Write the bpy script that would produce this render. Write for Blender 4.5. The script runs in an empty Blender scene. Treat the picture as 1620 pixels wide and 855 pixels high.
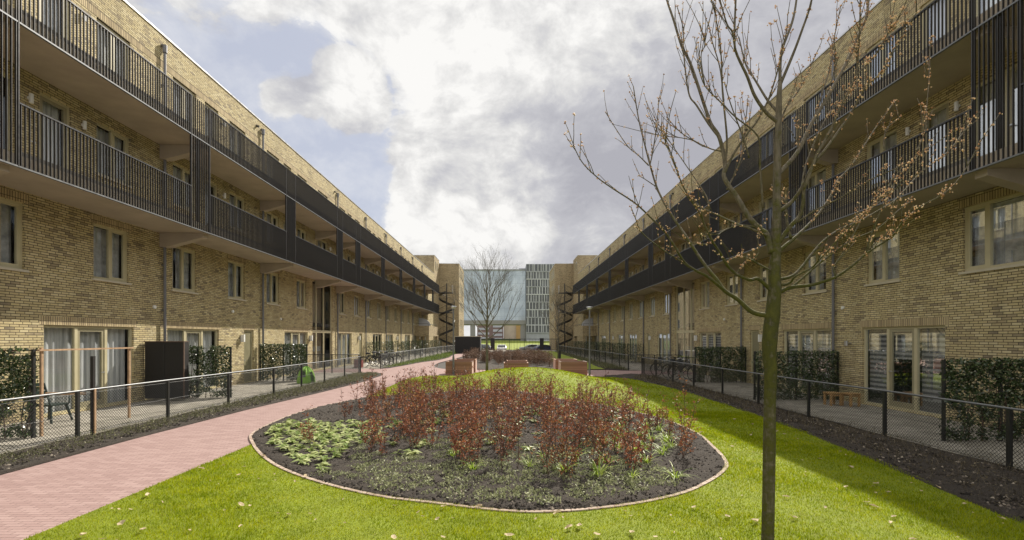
import bpy, math, random
import numpy as np
from mathutils import Vector, Matrix
from mathutils.geometry import delaunay_2d_cdt
random.seed(7); rng = np.random.default_rng(7)
PI = math.pi
sc = bpy.context.scene
col = sc.collection

# ------------------------------------------------------------------ camera
F = 765.0; VX = 802.0; HY = 534.6; CH = 2.0
cam_d = bpy.data.cameras.new('camera'); cam = bpy.data.objects.new('camera', cam_d); col.objects.link(cam)
cam.location = (0, 0, CH); cam.rotation_euler = (PI/2, 0, 0)
cam_d.sensor_width = 36; cam_d.lens = 36*F/1620
cam_d.shift_x = (810-VX)/1620; cam_d.shift_y = (HY-427.5)/1620
cam_d.clip_start = 0.05; cam_d.clip_end = 3000
sc.camera = cam
def at(px, py, Y):
    return Vector(((px-VX)/F*Y, Y, CH+(HY-py)/F*Y))

# ------------------------------------------------------------------ light
SUN = Vector((1.0, 2.0, 1.87)).normalized()
sun_el = math.asin(SUN.z); sun_az = math.atan2(SUN.x, SUN.y)
sd = bpy.data.lights.new('sun', 'SUN'); sd.energy = 5.0; sd.angle = math.radians(0.55); sd.color = (1, .93, .82)
so = bpy.data.objects.new('sun', sd); col.objects.link(so)
so.rotation_euler = SUN.to_track_quat('Z', 'Y').to_euler()
sc.view_settings.view_transform = 'Standard'; sc.view_settings.look = 'None'
sc.view_settings.exposure = 0.6; sc.view_settings.gamma = 1

# ------------------------------------------------------------------ node helper
class NT:
    def __init__(s, tree): s.t = tree; s.n = tree.nodes; s.l = tree.links
    def new(s, typ, **kw):
        n = s.n.new(typ)
        for k, v in kw.items(): setattr(n, k, v)
        return n
    def put(s, sock, v):
        if isinstance(v, bpy.types.NodeSocket): s.l.new(v, sock)
        elif v is not None:
            if sock.type == 'RGBA' and not hasattr(v, '__len__'): v = (v, v, v, 1)
            if sock.type == 'RGBA' and len(v) == 3: v = (*v, 1)
            sock.default_value = v
    def math(s, op, a, b=None, c=None, clamp=False):
        n = s.new('ShaderNodeMath', operation=op, use_clamp=clamp)
        s.put(n.inputs[0], a)
        if b is not None: s.put(n.inputs[1], b)
        if c is not None: s.put(n.inputs[2], c)
        return n.outputs[0]
    def vmath(s, op, a, b=None, out=0):
        n = s.new('ShaderNodeVectorMath', operation=op)
        s.put(n.inputs[0], a)
        if b is not None: s.put(n.inputs[1], b)
        return n.outputs[out]
    def noise(s, vec, scale, detail=3, rough=.5, dist=0, col=False):
        n = s.new('ShaderNodeTexNoise'); s.put(n.inputs['Vector'], vec)
        n.inputs['Scale'].default_value = scale; n.inputs['Detail'].default_value = detail
        n.inputs['Roughness'].default_value = rough; n.inputs['Distortion'].default_value = dist
        return n.outputs['Color' if col else 'Fac']
    def ramp(s, fac, stops, interp='LINEAR'):
        n = s.new('ShaderNodeValToRGB'); s.put(n.inputs[0], fac); cr = n.color_ramp; cr.interpolation = interp
        while len(cr.elements) < len(stops): cr.elements.new(.5)
        for e, (p, c) in zip(cr.elements, stops):
            e.position = p; e.color = (*c, 1) if hasattr(c, '__len__') else (c, c, c, 1)
        return n.outputs[0]
    def mix(s, fac, a, b, mode='MIX'):
        n = s.new('ShaderNodeMix', data_type='RGBA', blend_type=mode)
        s.put(n.inputs[0], fac); s.put(n.inputs[6], a); s.put(n.inputs[7], b)
        return n.outputs[2]
    def sep(s, v):
        n = s.new('ShaderNodeSeparateXYZ'); s.put(n.inputs[0], v); return n.outputs
    def comb(s, x, y, z=0.0):
        n = s.new('ShaderNodeCombineXYZ'); s.put(n.inputs[0], x); s.put(n.inputs[1], y); s.put(n.inputs[2], z); return n.outputs[0]

# ------------------------------------------------------------------ world: Nishita sky with broken clouds
w = bpy.data.worlds.new('World'); sc.world = w; w.use_nodes = True
T = NT(w.node_tree); T.n.clear()
sky = T.new('ShaderNodeTexSky', sky_type='NISHITA'); sky.sun_disc = False
sky.sun_elevation = sun_el; sky.sun_rotation = sun_az; sky.air_density = 1.2; sky.dust_density = 1.5; sky.ozone_density = 2
tc = T.new('ShaderNodeTexCoord'); D = T.vmath('NORMALIZE', tc.outputs['Generated'])
sx, sy, sz = T.sep(D)
zz = T.math('ADD', T.math('MAXIMUM', sz, 0.0), 0.16)
P = T.vmath('MULTIPLY', D, (2.3, 2.3, 3.4))
wrp = T.vmath('SCALE', T.vmath('SUBTRACT', T.noise(P, 1.3, 3, .5, 0, True), (.5, .5, .5))); wrp.node.inputs['Scale'].default_value = .35
P2 = T.vmath('ADD', P, wrp)
n1 = T.noise(T.vmath('ADD', P2, (3.1, 7.7, 0)), 1.9, 12, .60)
n2 = T.noise(T.vmath('ADD', P2, (13.1, 2.7, 4)), 1.5, 8, .55)
n3 = T.noise(T.vmath('ADD', P2, (5.3, 9.1, 2.)), 4.6, 10, .62)
def blob(px, py, r, ry=None):
    # soft bump around one direction of the sky
    d = Vector(((px-VX)/F, 1, (HY-py)/F)).normalized()
    dist = T.vmath('DISTANCE', D, tuple(d), out=1)
    return T.math('MULTIPLY', T.math('MAXIMUM', T.math('SUBTRACT', 1.0, T.math('DIVIDE', dist, r)), 0.0), 1.0)
def total(lst):
    acc = None
    for (args, k) in lst:
        v = T.math('MULTIPLY', blob(*args), k)
        acc = v if acc is None else T.math('ADD', acc, v)
    return acc
bias = total([((440, 230, .34), -.25), ((310, 110, .22), -.16), ((575, 300, .30), -.20), ((650, 70, .12), -.08), ((590, 370, .2), -.10),
              ((545, 155, .085), .70), ((455, 155, .06), .6), ((395,190,.08),.28), ((650,250,.08),.15), ((665, 375, .14), .34), ((720, 385, .12), .25), ((860, 250, .42), .20), ((900, 60, .5), .22), ((150, 0, .35), .15)])
n4 = T.noise(T.vmath('ADD', P2, (1.3, 4.1, 8.)), 7.5, 8, .62)
cov = T.math('ADD', T.math('ADD', T.math('MULTIPLY', n1, .80), T.math('MULTIPLY', n4, .20)), bias)
mask = T.ramp(cov, [(.385, .05), (.43, .30), (.455, .85), (.50, 1)])
shade = T.math('ADD', T.math('MULTIPLY', n2, .45), T.math('ADD', T.math('MULTIPLY', n3, .37), T.math('MULTIPLY', n4, .18)))
dark = total([((930, 210, .34), -.22), ((1210, 90, .4), -.17), ((980, 420, .3), -.03), ((330, 70, .25), -.05), ((700, 120, .2), .10), ((1000, 30, .32), .20), ((800, 330, .16), .14), ((660, 370, .12), .10), ((545,150,.08),.10)])
shade = T.math('ADD', shade, dark)
ccol = T.ramp(shade, [(.33, (3.9, 3.9, 4.3)), (.43, (5.0, 5.0, 5.3)), (.50, (6.6, 6.55, 6.5)), (.57, (8.5, 8.4, 8.2))])
# ramp colours are clamped to 1 by nothing; scale kept in node values
bl = T.mix(.84, sky.outputs[0], (5.1, 5.35, 6.3)); bl = T.mix(T.ramp(n3, [(.42, 0), (.68, .45)]), bl, (7.2, 7.3, 7.6))
hz = T.ramp(sz, [(0.0, 1), (.22, 0)])
bl = T.mix(T.math('MULTIPLY', hz, .8), bl, (6.0, 6.2, 6.6))
skyc = T.mix(mask, bl, ccol)
# bright sky added overhead and behind the camera as fill to lift the shade
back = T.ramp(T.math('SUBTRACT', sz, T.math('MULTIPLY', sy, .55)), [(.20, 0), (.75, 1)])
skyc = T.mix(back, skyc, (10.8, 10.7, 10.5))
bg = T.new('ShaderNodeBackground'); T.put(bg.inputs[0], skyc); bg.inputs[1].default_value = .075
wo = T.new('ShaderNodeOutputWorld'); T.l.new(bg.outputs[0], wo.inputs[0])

# ------------------------------------------------------------------ materials
M = {}
def newmat(name):
    m = bpy.data.materials.new(name); m.use_nodes = True; t = NT(m.node_tree); t.n.clear()
    b = t.new('ShaderNodeBsdfPrincipled'); o = t.new('ShaderNodeOutputMaterial'); t.l.new(b.outputs[0], o.inputs[0])
    M[name] = m
    return m, t, b, o
def bump(t, b, h, strength, dist=.01):
    n = t.new('ShaderNodeBump'); n.inputs['Strength'].default_value = strength; n.inputs['Distance'].default_value = dist
    t.put(n.inputs['Height'], h); t.l.new(n.outputs[0], b.inputs['Normal'])
def plain(name, c, rough=.6, var=.12, scale=6, metal=0, bmp=.0, spec=.5):
    m, t, b, o = newmat(name)
    g = t.new('ShaderNodeTexCoord'); n = t.noise(g.outputs['Object'], scale, 5, .6)
    lo = tuple(x*(1-var) for x in c); hi = tuple(min(1, x*(1+var)) for x in c)
    t.put(b.inputs['Base Color'], t.ramp(n, [(.3, lo), (.7, hi)]))
    t.put(b.inputs['Roughness'], t.ramp(n, [(.3, max(0, rough-.08)), (.7, min(1, rough+.08))]))
    b.inputs['Metallic'].default_value = metal; b.inputs['Specular IOR Level'].default_value = spec
    if bmp: bump(t, b, n, bmp)
    return m
def islands(name, stops, rough=.5, trans=.3, patch=None, spec=.4, tcol=None, objvar=None):
    m, t, b, o = newmat(name)
    g = t.new('ShaderNodeNewGeometry'); c = t.ramp(g.outputs['Random Per Island'], stops)
    if patch:
        n = t.noise(g.outputs['Position'], patch[0], 5, .6)
        c = t.mix(t.ramp(n, [(.35, 0), (.65, 1)]), c, t.mix(1.0, c, patch[1], 'MULTIPLY'))
    if objvar:
        oi = t.new('ShaderNodeObjectInfo'); c = t.mix(1.0, c, t.ramp(oi.outputs['Random'], objvar), 'MULTIPLY')
    t.put(b.inputs['Base Color'], c); b.inputs['Roughness'].default_value = rough; b.inputs['Specular IOR Level'].default_value = spec
    if trans:
        tr = t.new('ShaderNodeBsdfTranslucent'); t.put(tr.inputs[0], t.mix(1.0, c, tcol, 'MULTIPLY') if tcol else c)
        mx = t.new('ShaderNodeMixShader'); mx.inputs[0].default_value = trans
        t.l.new(b.outputs[0], mx.inputs[1]); t.l.new(tr.outputs[0], mx.inputs[2]); t.l.new(mx.outputs[0], o.inputs[0])
    return m
def brick(name, bw=.22, bh=.0625, stops=None, mortar=(.05, .04, .028), joint=.0062, soldier=False, ground=False, rough=.85, warp=.0, bm=.5, seed=0):
    m, t, b, o = newmat(name)
    g = t.new('ShaderNodeTexCoord'); X, Y, Z = t.sep(g.outputs['Object'])
    if ground: u, v = X, Y
    else:
        u, v = t.math('ADD', X, Y), Z
        if soldier: u, v = v, u
    row = t.math('DIVIDE', v, bh); ri = t.math('FLOOR', row); rf = t.math('FRACT', row)
    # wild bond: every course starts at its own offset
    wn = t.new('ShaderNodeTexWhiteNoise', noise_dimensions='1D'); t.put(wn.inputs['W'], ri)
    off = t.math('ADD', t.math('MULTIPLY', ri, .5), t.math('MULTIPLY', wn.outputs[0], 0 if soldier or ground else .35))
    cu = t.math('ADD', t.math('DIVIDE', u, bw), 0 if soldier else off)
    ci = t.math('FLOOR', cu); cf = t.math('FRACT', cu)
    w2 = t.new('ShaderNodeTexWhiteNoise', noise_dimensions='3D'); t.put(w2.inputs['Vector'], t.comb(ci, ri, float(seed)))
    big = t.noise(t.comb(t.math('MULTIPLY', u, .9), t.math('MULTIPLY', v, 3.0), 0.0), 1.4, 4, .6)
    fac = t.math('ADD', t.math('MULTIPLY', w2.outputs[0], .9), t.math('MULTIPLY', t.math('SUBTRACT', big, .5), .42))
    fac = t.math('ADD', fac, .08)
    c = t.ramp(fac, stops)
    fine = t.noise(g.outputs['Object'], 60, 3, .6)
    c = t.mix(t.ramp(fine, [(.3, .25), (.7, 0)]), c, (.12, .09, .05))
    eu = t.math('MULTIPLY', t.math('SUBTRACT', .5, t.math('ABSOLUTE', t.math('SUBTRACT', cf, .5))), bw)
    ev = t.math('MULTIPLY', t.math('SUBTRACT', .5, t.math('ABSOLUTE', t.math('SUBTRACT', rf, .5))), bh)
    e = t.math('MINIMUM', eu, ev)
    if not ground:
        sw = t.noise(t.comb(t.math('MULTIPLY', u if not soldier else v, 1.6), t.math('MULTIPLY', v if not soldier else u, .22), 3.0), 1.0, 5, .6)
        c = t.mix(1.0, c, t.ramp(sw, [(.32, .80), (.5, 1.0), (.7, 1.06)]), 'MULTIPLY')
    mo = t.ramp(t.math('DIVIDE', e, joint*2), [(.35, 1), (.75, 0)])
    c = t.mix(mo, c, mortar)
    t.put(b.inputs['Base Color'], c); b.inputs['Roughness'].default_value = rough; b.inputs['Specular IOR Level'].default_value = .25
    bump(t, b, t.math('ADD', t.math('MULTIPLY', mo, -1.0), t.math('MULTIPLY', fine, .35)), bm, .006)
    return m
BS = [(.03, (.24, .20, .14)), (.13, (.36, .295, .18)), (.26, (.51, .42, .235)), (.62, (.57, .475, .255)), (.9, (.64, .55, .33))]
brick('brick', stops=BS)
brick('brick_soldier', bw=.22, bh=.0625, stops=[(.1, (.38, .30, .18)), (.5, (.50, .40, .23)), (.9, (.58, .47, .28))], soldier=True)
brick('brick_orange', stops=[(.1, (.33, .26, .16)), (.4, (.46, .36, .21)), (.9, (.56, .46, .27))], seed=3)
brick('paving', bw=.21, bh=.07, stops=[(.1, (.30, .20, .188)), (.5, (.335, .228, .213)), (.9, (.375, .262, .245))], mortar=(.15, .10, .09), joint=.0036, ground=True, rough=.9, bm=.25)
brick('patio', bw=.3, bh=.3, stops=[(.1, (.23, .215, .18)), (.5, (.30, .28, .235)), (.9, (.36, .335, .285))], mortar=(.11, .10, .08), joint=.004, ground=True, rough=.9, bm=.2)
brick('edging', bw=.21, bh=.1, stops=[(.1, (.33, .25, .20)), (.9, (.48, .39, .32))], mortar=(.2, .13, .1), ground=True)
plain('concrete', (.40, .34, .27), .8, .12, 1.5, bmp=.1)
plain('slab_edge', (.22, .20, .18), .8, .1, 3)
plain('black_metal', (.023, .021, .019), .40, .15, 12)
plain('dark_rail', (.055, .055, .055), .4, .1, 12, metal=.5)
plain('fence_black', (.02, .021, .02), .45, .15, 12)
plain('rail_metal', (.16, .165, .17), .45, .1, 12, metal=.5)
plain('galvanised', (.5, .5, .5), .4, .1, 8, metal=.9)
plain('pipe', (.17, .17, .18), .5, .1, 8, metal=.3)
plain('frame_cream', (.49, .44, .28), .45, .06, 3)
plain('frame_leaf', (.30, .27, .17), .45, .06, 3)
plain('door_olive', (.22, .20, .12), .45, .06, 3)
plain('sill', (.52, .47, .36), .6, .08, 5)
plain('trim', (.62, .62, .62), .35, .05, 4, metal=.6)
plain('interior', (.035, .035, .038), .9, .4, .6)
plain('lamp_white', (.75, .75, .72), .4, .03)
plain('wood_frame', (.40, .26, .15), .7, .25, 9, bmp=.1)
plain('wood_stool', (.40, .24, .10), .6, .2, 9)
plain('shed_black', (.014, .012, .011), .6, .3, 5)
plain('box_dark', (.028, .026, .026), .8, .15, 4)
plain('trunk_grey', (.13, .115, .085), .85, .35, 9, bmp=.5)
plain('plastic_green', (.015, .03, .024), .4, .1)
plain('toy_green', (.24, .50, .03), .35, .15, 5)
plain('tyre', (.015, .015, .015), .8, .2)
plain('red_plastic', (.22, .06, .05), .5, .2)
plain('grey_plastic', (.2, .2, .21), .5, .2)
plain('soil_ground', (.05, .045, .04), 1, .3, 3)
plain('asphalt', (.055, .055, .058), .9, .15, 4)
plain('column_grey', (.25, .24, .23), .7, .1)
plain('zinc', (.30, .31, .33), .5, .1, 4, metal=.4)
# timber with horizontal boards
m, t, b, o = newmat('planter_wood')
g = t.new('ShaderNodeTexCoord'); X, Y, Z = t.sep(g.outputs['Object'])
row = t.math('DIVIDE', Z, .118); wn = t.new('ShaderNodeTexWhiteNoise', noise_dimensions='1D'); t.put(wn.inputs['W'], t.math('FLOOR', row))
gr = t.noise(t.comb(t.math('MULTIPLY', t.math('ADD', X, Y), 2.0), t.math('MULTIPLY', Z, 40.0), 0.0), 2, 4, .6)
c = t.ramp(t.math('ADD', t.math('MULTIPLY', wn.outputs[0], .4), t.math('MULTIPLY', gr, .6)), [(.2, (.22, .105, .06)), (.8, (.36, .19, .115))])
gap = t.ramp(t.math('ABSOLUTE', t.math('SUBTRACT', t.math('FRACT', row), .5)), [(.44, 0), (.49, 1)])
t.put(b.inputs['Base Color'], t.mix(gap, c, (.05, .03, .02))); b.inputs['Roughness'].default_value = .65
plain('planter_end_lit', (.62, .46, .38), .7, .15, 5)  # sunlight on the end boards put into a paler wood colour
# mossy trunk
m, t, b, o = newmat('bark_moss')
g = t.new('ShaderNodeTexCoord'); ge = t.new('ShaderNodeNewGeometry'); pz = t.sep(ge.outputs['Position'])[2]
nn = t.noise(g.outputs['Object'], 14, 6, .65); nb = t.noise(t.vmath('MULTIPLY', g.outputs['Object'], (60, 60, 9)), 1, 4, .6)
nx = t.sep(ge.outputs['Normal'])[0]
mossy = t.math('ADD', t.ramp(pz, [(0.0, .62), (.25, .5), (.28, .8), (.44, .7), (.52, .2), (.7, 0)]), t.math('MULTIPLY', t.math('SUBTRACT', nn, .5), 2.2))
pz_s = t.math('DIVIDE', pz, 6.0)
t.put(mossy.node.inputs[0], t.ramp(pz_s, [(0.0, .60), (.22, .60), (.27, .85), (.36, .90), (.46, .65), (.56, .3), (.75, .0)]))
mf = t.ramp(mossy, [(.25, 0), (.75, 1)])
barkc = t.ramp(nb, [(.3, (.075, .062, .04)), (.7, (.19, .16, .11))])
mossc = t.ramp(nn, [(.3, (.032, .034, .004)), (.7, (.085, .082, .010))])
t.put(b.inputs['Base Color'], t.mix(mf, barkc, mossc)); b.inputs['Roughness'].default_value = .9
bump(t, b, t.math('ADD', nb, t.math('MULTIPLY', nn, mf)), .8, .012)
# soil
m, t, b, o = newmat('soil')
g = t.new('ShaderNodeNewGeometry'); n = t.noise(g.outputs['Position'], 22, 8, .75); nl = t.noise(g.outputs['Position'], 1.3, 4, .6)
c = t.ramp(n, [(.28, (.018, .014, .011)), (.55, (.048, .037, .027)), (.75, (.11, .085, .06))])
t.put(b.inputs['Base Color'], t.mix(t.ramp(nl, [(.4, 0), (.7, .5)]), c, (.045, .037, .03))); b.inputs['Roughness'].default_value = 1
bump(t, b, n, 1.0, .05)
# turf
m, t, b, o = newmat('turf')
g = t.new('ShaderNodeNewGeometry'); n = t.noise(g.outputs['Position'], 60, 5, .7); nl = t.noise(g.outputs['Position'], 2.2, 5, .6)
c = t.ramp(n, [(.3, (.08, .105, .002)), (.7, (.23, .27, .005))])
t.put(b.inputs['Base Color'], t.mix(t.ramp(nl, [(.35, 0), (.7, .6)]), c, (.22, .28, .008))); b.inputs['Roughness'].default_value = .9
bump(t, b, n, .8, .02)
islands('grass', [(0, (.19, .24, .002)), (.5, (.35, .39, .004)), (.93, (.48, .50, .008)), (1, (.48, .40, .12))], .5, .42, (2.6, (.60, .70, .6)), .15)
islands('beech_leaf', [(0, (.15, .052, .034)), (.5, (.28, .10, .055)), (.82, (.42, .17, .09)), (1, (.55, .38, .22))], .6, .3, objvar=[(0, (.62, .60, .62)), (.35, (1, .95, .9)), (.7, (1.1, 1.0, .85)), (1, (.8, 1.1, .7))])
islands('green_leaf', [(0, (.05, .10, .02)), (.5, (.10, .18, .035)), (1, (.24, .34, .09))], .45, .35)
islands('rosette_leaf', [(0, (.12, .19, .04)), (.5, (.27, .35, .10)), (1, (.55, .58, .28))], .45, .35)
islands('blade_leaf', [(0, (.16, .26, .02)), (.6, (.28, .40, .04)), (1, (.55, .60, .16))], .45, .35)
islands('sage_leaf', [(0, (.16, .18, .08)), (.5, (.27, .29, .15)), (1, (.45, .46, .27))], .6, .3)
islands('hedge_leaf', [(0, (.02, .036, .012)), (.5, (.045, .075, .024)), (.9, (.09, .13, .045)), (1, (.28, .28, .2))], .28, .2, None, .7)
islands('brown_leaf', [(0, (.075, .045, .03)), (.5, (.14, .08, .052)), (1, (.27, .17, .11))], .7, .2)
islands('twig_leaf', [(0, (.06, .055, .03)), (.5, (.12, .12, .055)), (.92, (.20, .21, .09)), (1, (.42, .38, .26))], .7, .2)
islands('strip_twig', [(0, (.04, .032, .02)), (.5, (.09, .07, .042)), (.93, (.17, .14, .08)), (1, (.34, .28, .18))], .8, .15)
islands('low_green', [(0, (.06, .10, .02)), (.6, (.13, .19, .03)), (1, (.25, .30, .07))], .6, .3)
islands('dry_leaf', [(0, (.30, .22, .12)), (.6, (.5, .4, .25)), (1, (.68, .6, .44))], .7, .2)
islands('bud', [(0, (.42, .22, .11)), (.4, (.72, .48, .29)), (1, (.88, .74, .52))], .6, .35)
islands('stone', [(0, (.05, .045, .04)), (.8, (.12, .1, .085)), (1, (.4, .37, .33))], .9, 0)
islands('clod', [(0, (.012, .010, .008)), (.75, (.055, .045, .036)), (.94, (.13, .105, .085)), (1, (.42, .36, .28))], 1, 0)
# window glass: a clear pane with a mirror reflection
m, t, b, o = newmat('glass')
tr = t.new('ShaderNodeBsdfTransparent'); tr.inputs[0].default_value = (.92, .94, .95, 1)
gl = t.new('ShaderNodeBsdfGlossy'); gl.inputs['Roughness'].default_value = .015; gl.inputs[0].default_value = (.9, .95, 1, 1)
lw = t.new('ShaderNodeLayerWeight'); lw.inputs[0].default_value = .35
mx = t.new('ShaderNodeMixShader'); t.put(mx.inputs[0], t.math('ADD', t.math('MULTIPLY', lw.outputs[0], .38), .045, clamp=True))
t.l.new(tr.outputs[0], mx.inputs[1]); t.l.new(gl.outputs[0], mx.inputs[2]); t.l.new(mx.outputs[0], o.inputs[0])
# curtain
m, t, b, o = newmat('curtain')
g = t.new('ShaderNodeTexCoord'); Z = t.sep(g.outputs['Object'])[2]
t.put(b.inputs['Base Color'], t.ramp(t.noise(t.vmath('MULTIPLY', g.outputs['Object'], (14, 14, .6)), 1, 3, .5), [(.3, (.40, .41, .41)), (.7, (.75, .75, .73))])); b.inputs['Roughness'].default_value = .9
plain('drape_dark', (.52, .53, .54), .9, .35, 4)
# banded roller blind (day and night bands)
m, t, b, o = newmat('blind')
g = t.new('ShaderNodeTexCoord'); Z = t.sep(g.outputs['Object'])[2]
band = t.ramp(t.math('FRACT', t.math('DIVIDE', Z, .14)), [(.4, (.16, .16, .16)), (.5, (.46, .45, .43)), (.92, (.50, .49, .46)), (1, (.16, .16, .16))])
t.put(b.inputs['Base Color'], band); b.inputs['Roughness'].default_value = .8
# office curtain wall
m, t, b, o = newmat('curtain_wall')
g = t.new('ShaderNodeTexCoord'); X, Y, Z = t.sep(g.outputs['Object'])
gx = t.ramp(t.math('FRACT', t.math('DIVIDE', X, 1.5)), [(.0, 1), (.06, 0), (.97, 0), (1, 1)])
gz = t.ramp(t.math('FRACT', t.math('DIVIDE', Z, 3.4)), [(.0, 1), (.04, 0), (.98, 0), (1, 1)])
pn = t.noise(t.vmath('MULTIPLY', g.outputs['Object'], (.16, 1, .12)), 1, 4, .6)
c = t.ramp(pn, [(.3, (.27, .32, .38)), (.7, (.50, .56, .63))])  # broad pale and dark tones painted in as cloud reflections
c = t.mix(t.math('MULTIPLY', t.math('MAXIMUM', gx, gz), .45), c, (.12, .15, .17))
t.put(b.inputs['Base Color'], c); b.inputs['Roughness'].default_value = .12; b.inputs['Metallic'].default_value = .25; b.inputs['Specular IOR Level'].default_value = .8
plain('panel_white', (.46, .47, .49), .5, .12, .5)
plain('panel_grey', (.30, .31, .33), .5, .15, .5)
plain('panel_dark', (.085, .09, .10), .3, .2, .5)
plain('render_tan', (.50, .42, .31), .8, .1, .3)
plain('render_orange', (.42, .27, .10), .8, .1, .3)
plain('render_red', (.22, .15, .13), .8, .1, .3)
def paint(n, c):
    m = plain(n, c, .25, .03, 1, metal=.2); return m
paint('car_white', (.7, .7, .7)); paint('car_silver', (.42, .43, .44)); paint('car_blue', (.05, .07, .14)); paint('car_black', (.02, .02, .022))
plain('car_glass', (.03, .035, .04), .08, .1, 2); plain('headlight', (.7, .7, .7), .15, .05, 2)

# ------------------------------------------------------------------ mesh helper
class MB:
    def __init__(s): s.v = []; s.f = []; s.n = 0
    def add(s, vs, fs):
        k = s.n; s.v.extend([tuple(x) for x in vs]); s.f.extend([tuple(i+k for i in f) for f in fs]); s.n += len(vs); return s
    def box(s, a, b):
        x0, x1 = sorted((a[0], b[0])); y0, y1 = sorted((a[1], b[1])); z0, z1 = sorted((a[2], b[2]))
        return s.add([(x0,y0,z0),(x1,y0,z0),(x1,y1,z0),(x0,y1,z0),(x0,y0,z1),(x1,y0,z1),(x1,y1,z1),(x0,y1,z1)],
                     [(0,3,2,1),(4,5,6,7),(0,1,5,4),(1,2,6,5),(2,3,7,6),(3,0,4,7)])
    def tube(s, pts, rad, n=8, cap=True):
        pts = [Vector(p) for p in pts]; R = rad if hasattr(rad, '__len__') else [rad]*len(pts)
        vs = []; prev = None
        for i, p in enumerate(pts):
            d = (pts[min(i+1, len(pts)-1)] - pts[max(i-1, 0)])
            d = d.normalized() if d.length > 1e-9 else Vector((0, 0, 1))
            if prev is None:
                a = Vector((0, 0, 1)) if abs(d.z) < .9 else Vector((1, 0, 0))
                u = d.cross(a).normalized()
            else:
                u = (prev - d*prev.dot(d)); u = u.normalized() if u.length > 1e-6 else d.orthogonal().normalized()
            prev = u; v = d.cross(u)
            for k in range(n):
                an = 2*PI*k/n; vs.append(p + (u*math.cos(an) + v*math.sin(an))*R[i])
        fs = []
        for i in range(len(pts)-1):
            for k in range(n):
                a = i*n+k; b_ = i*n+(k+1) % n; fs.append((a, b_, b_+n, a+n))
        if cap:
            fs.append(tuple(range(n-1, -1, -1))); e = (len(pts)-1)*n; fs.append(tuple(e+k for k in range(n)))
        return s.add(vs, fs)
    def prism(s, poly, axis, a, b):
        # poly: 2D outline in the two other axes, extruded along axis from a to b
        def P(p, t):
            q = list(p); q.insert(axis, t); return tuple(q)
        n = len(poly); vs = [P(p, a) for p in poly] + [P(p, b) for p in poly]
        fs = [tuple(range(n)), tuple(range(2*n-1, n-1, -1))] + [(i, (i+1) % n+n if False else i+n, (i+1) % n+n, (i+1) % n) for i in range(n)]
        return s.add(vs, fs)
    def np(s, V, Fc):
        k = s.n; s.v.extend(map(tuple, V.tolist())); s.f.extend(map(tuple, (Fc+k).tolist())); s.n += len(V); return s
    def build(s, name, mat, parent=None, loc=None, smooth=False, fix=False):
        o3 = org[parent] if parent is not None else (Vector(loc) if loc is not None else Vector((0, 0, 0)))
        me = bpy.data.meshes.new(name)
        A = np.array(s.v, dtype=np.float64) - np.array(o3)
        me.from_pydata(A.tolist(), [], s.f); me.update()
        me.materials.append(M[mat])
        if fix:
            import bmesh
            bm = bmesh.new(); bm.from_mesh(me); bmesh.ops.recalc_face_normals(bm, faces=bm.faces[:]); bm.to_mesh(me); bm.free()
        if smooth: me.polygons.foreach_set('use_smooth', [True]*len(me.polygons))
        ob = bpy.data.objects.new(name, me); col.objects.link(ob)
        if parent is not None: ob.parent = parent
        else: ob.location = o3
        org[ob] = o3
        return ob
org = {}
def empty(name, loc, label, cat, group=None, rz=0):
    e = bpy.data.objects.new(name, None); e.empty_display_size = .2; col.objects.link(e); e.location = loc; e.rotation_euler.z = rz
    org[e] = Vector(loc); tag(e, label, cat, group); return e
def local(name, label, cat, group=None):
    return empty(name, (0, 0, 0), label, cat, group)
def tag(o, label=None, cat=None, group=None, kind=None):
    if label: o['label'] = label
    if cat: o['category'] = cat
    if group: o['group'] = group
    if kind: o['kind'] = kind
    return o
def struct(o): o['kind'] = 'structure'; return o
kids = {}
def copy_tree(o, parent=None, label=None):
    c = o.copy(); col.objects.link(c)
    if parent is not None: c.parent = parent
    if label: c['label'] = label
    if o not in kids: kids[o] = list(o.children)
    for ch in kids[o]: copy_tree(ch, c)
    return c

# ------------------------------------------------------------------ terrain
def smooth(a, b, x):
    t = np.clip((x-a)/(b-a), 0, 1); return t*t*(3-2*t)
def terr(x, y):
    x = np.asarray(x, float); y = np.asarray(y, float)
    r = np.sqrt(((x-.8)/5.3)**2 + ((y-20.0)/5.2)**2)
    z = .74*np.where(r < 1, np.cos(np.minimum(r, 1)*PI/2)**2, 0)
    z = z - .10*smooth(6.3, 8.0, x)*(1-smooth(74, 80, y))
    z = z - .75*smooth(79.5, 87, y) + 1.35*smooth(104, 200, y)
    return z
def tz(x, y): return float(terr(x, y))
def inpoly(x, y, poly):
    ins = np.zeros(x.shape, bool); n = len(poly)
    for i in range(n):
        x0, y0 = poly[i]; x1, y1 = poly[(i+1) % n]
        if y0 == y1: continue
        c = ((y0 > y) != (y1 > y)) & (x < (x1-x0)*(y-y0)/(y1-y0)+x0)
        ins ^= c
    return ins
def catmull(pts, n=6, closed=True):
    out = []; N = len(pts); rg = N if closed else N-1
    for i in range(rg):
        p = [Vector((*(pts[(i+k-1) % N] if closed else pts[min(max(i+k-1, 0), N-1)]), 0)) for k in range(4)]
        for j in range(n):
            t = j/n
            q = .5*((2*p[1]) + (p[2]-p[0])*t + (2*p[0]-5*p[1]+4*p[2]-p[3])*t*t + (3*p[1]-p[0]-3*p[2]+p[3])*t**3)
            out.append((q.x, q.y))
    if not closed: out.append(tuple(pts[-1]))
    return out
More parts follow.
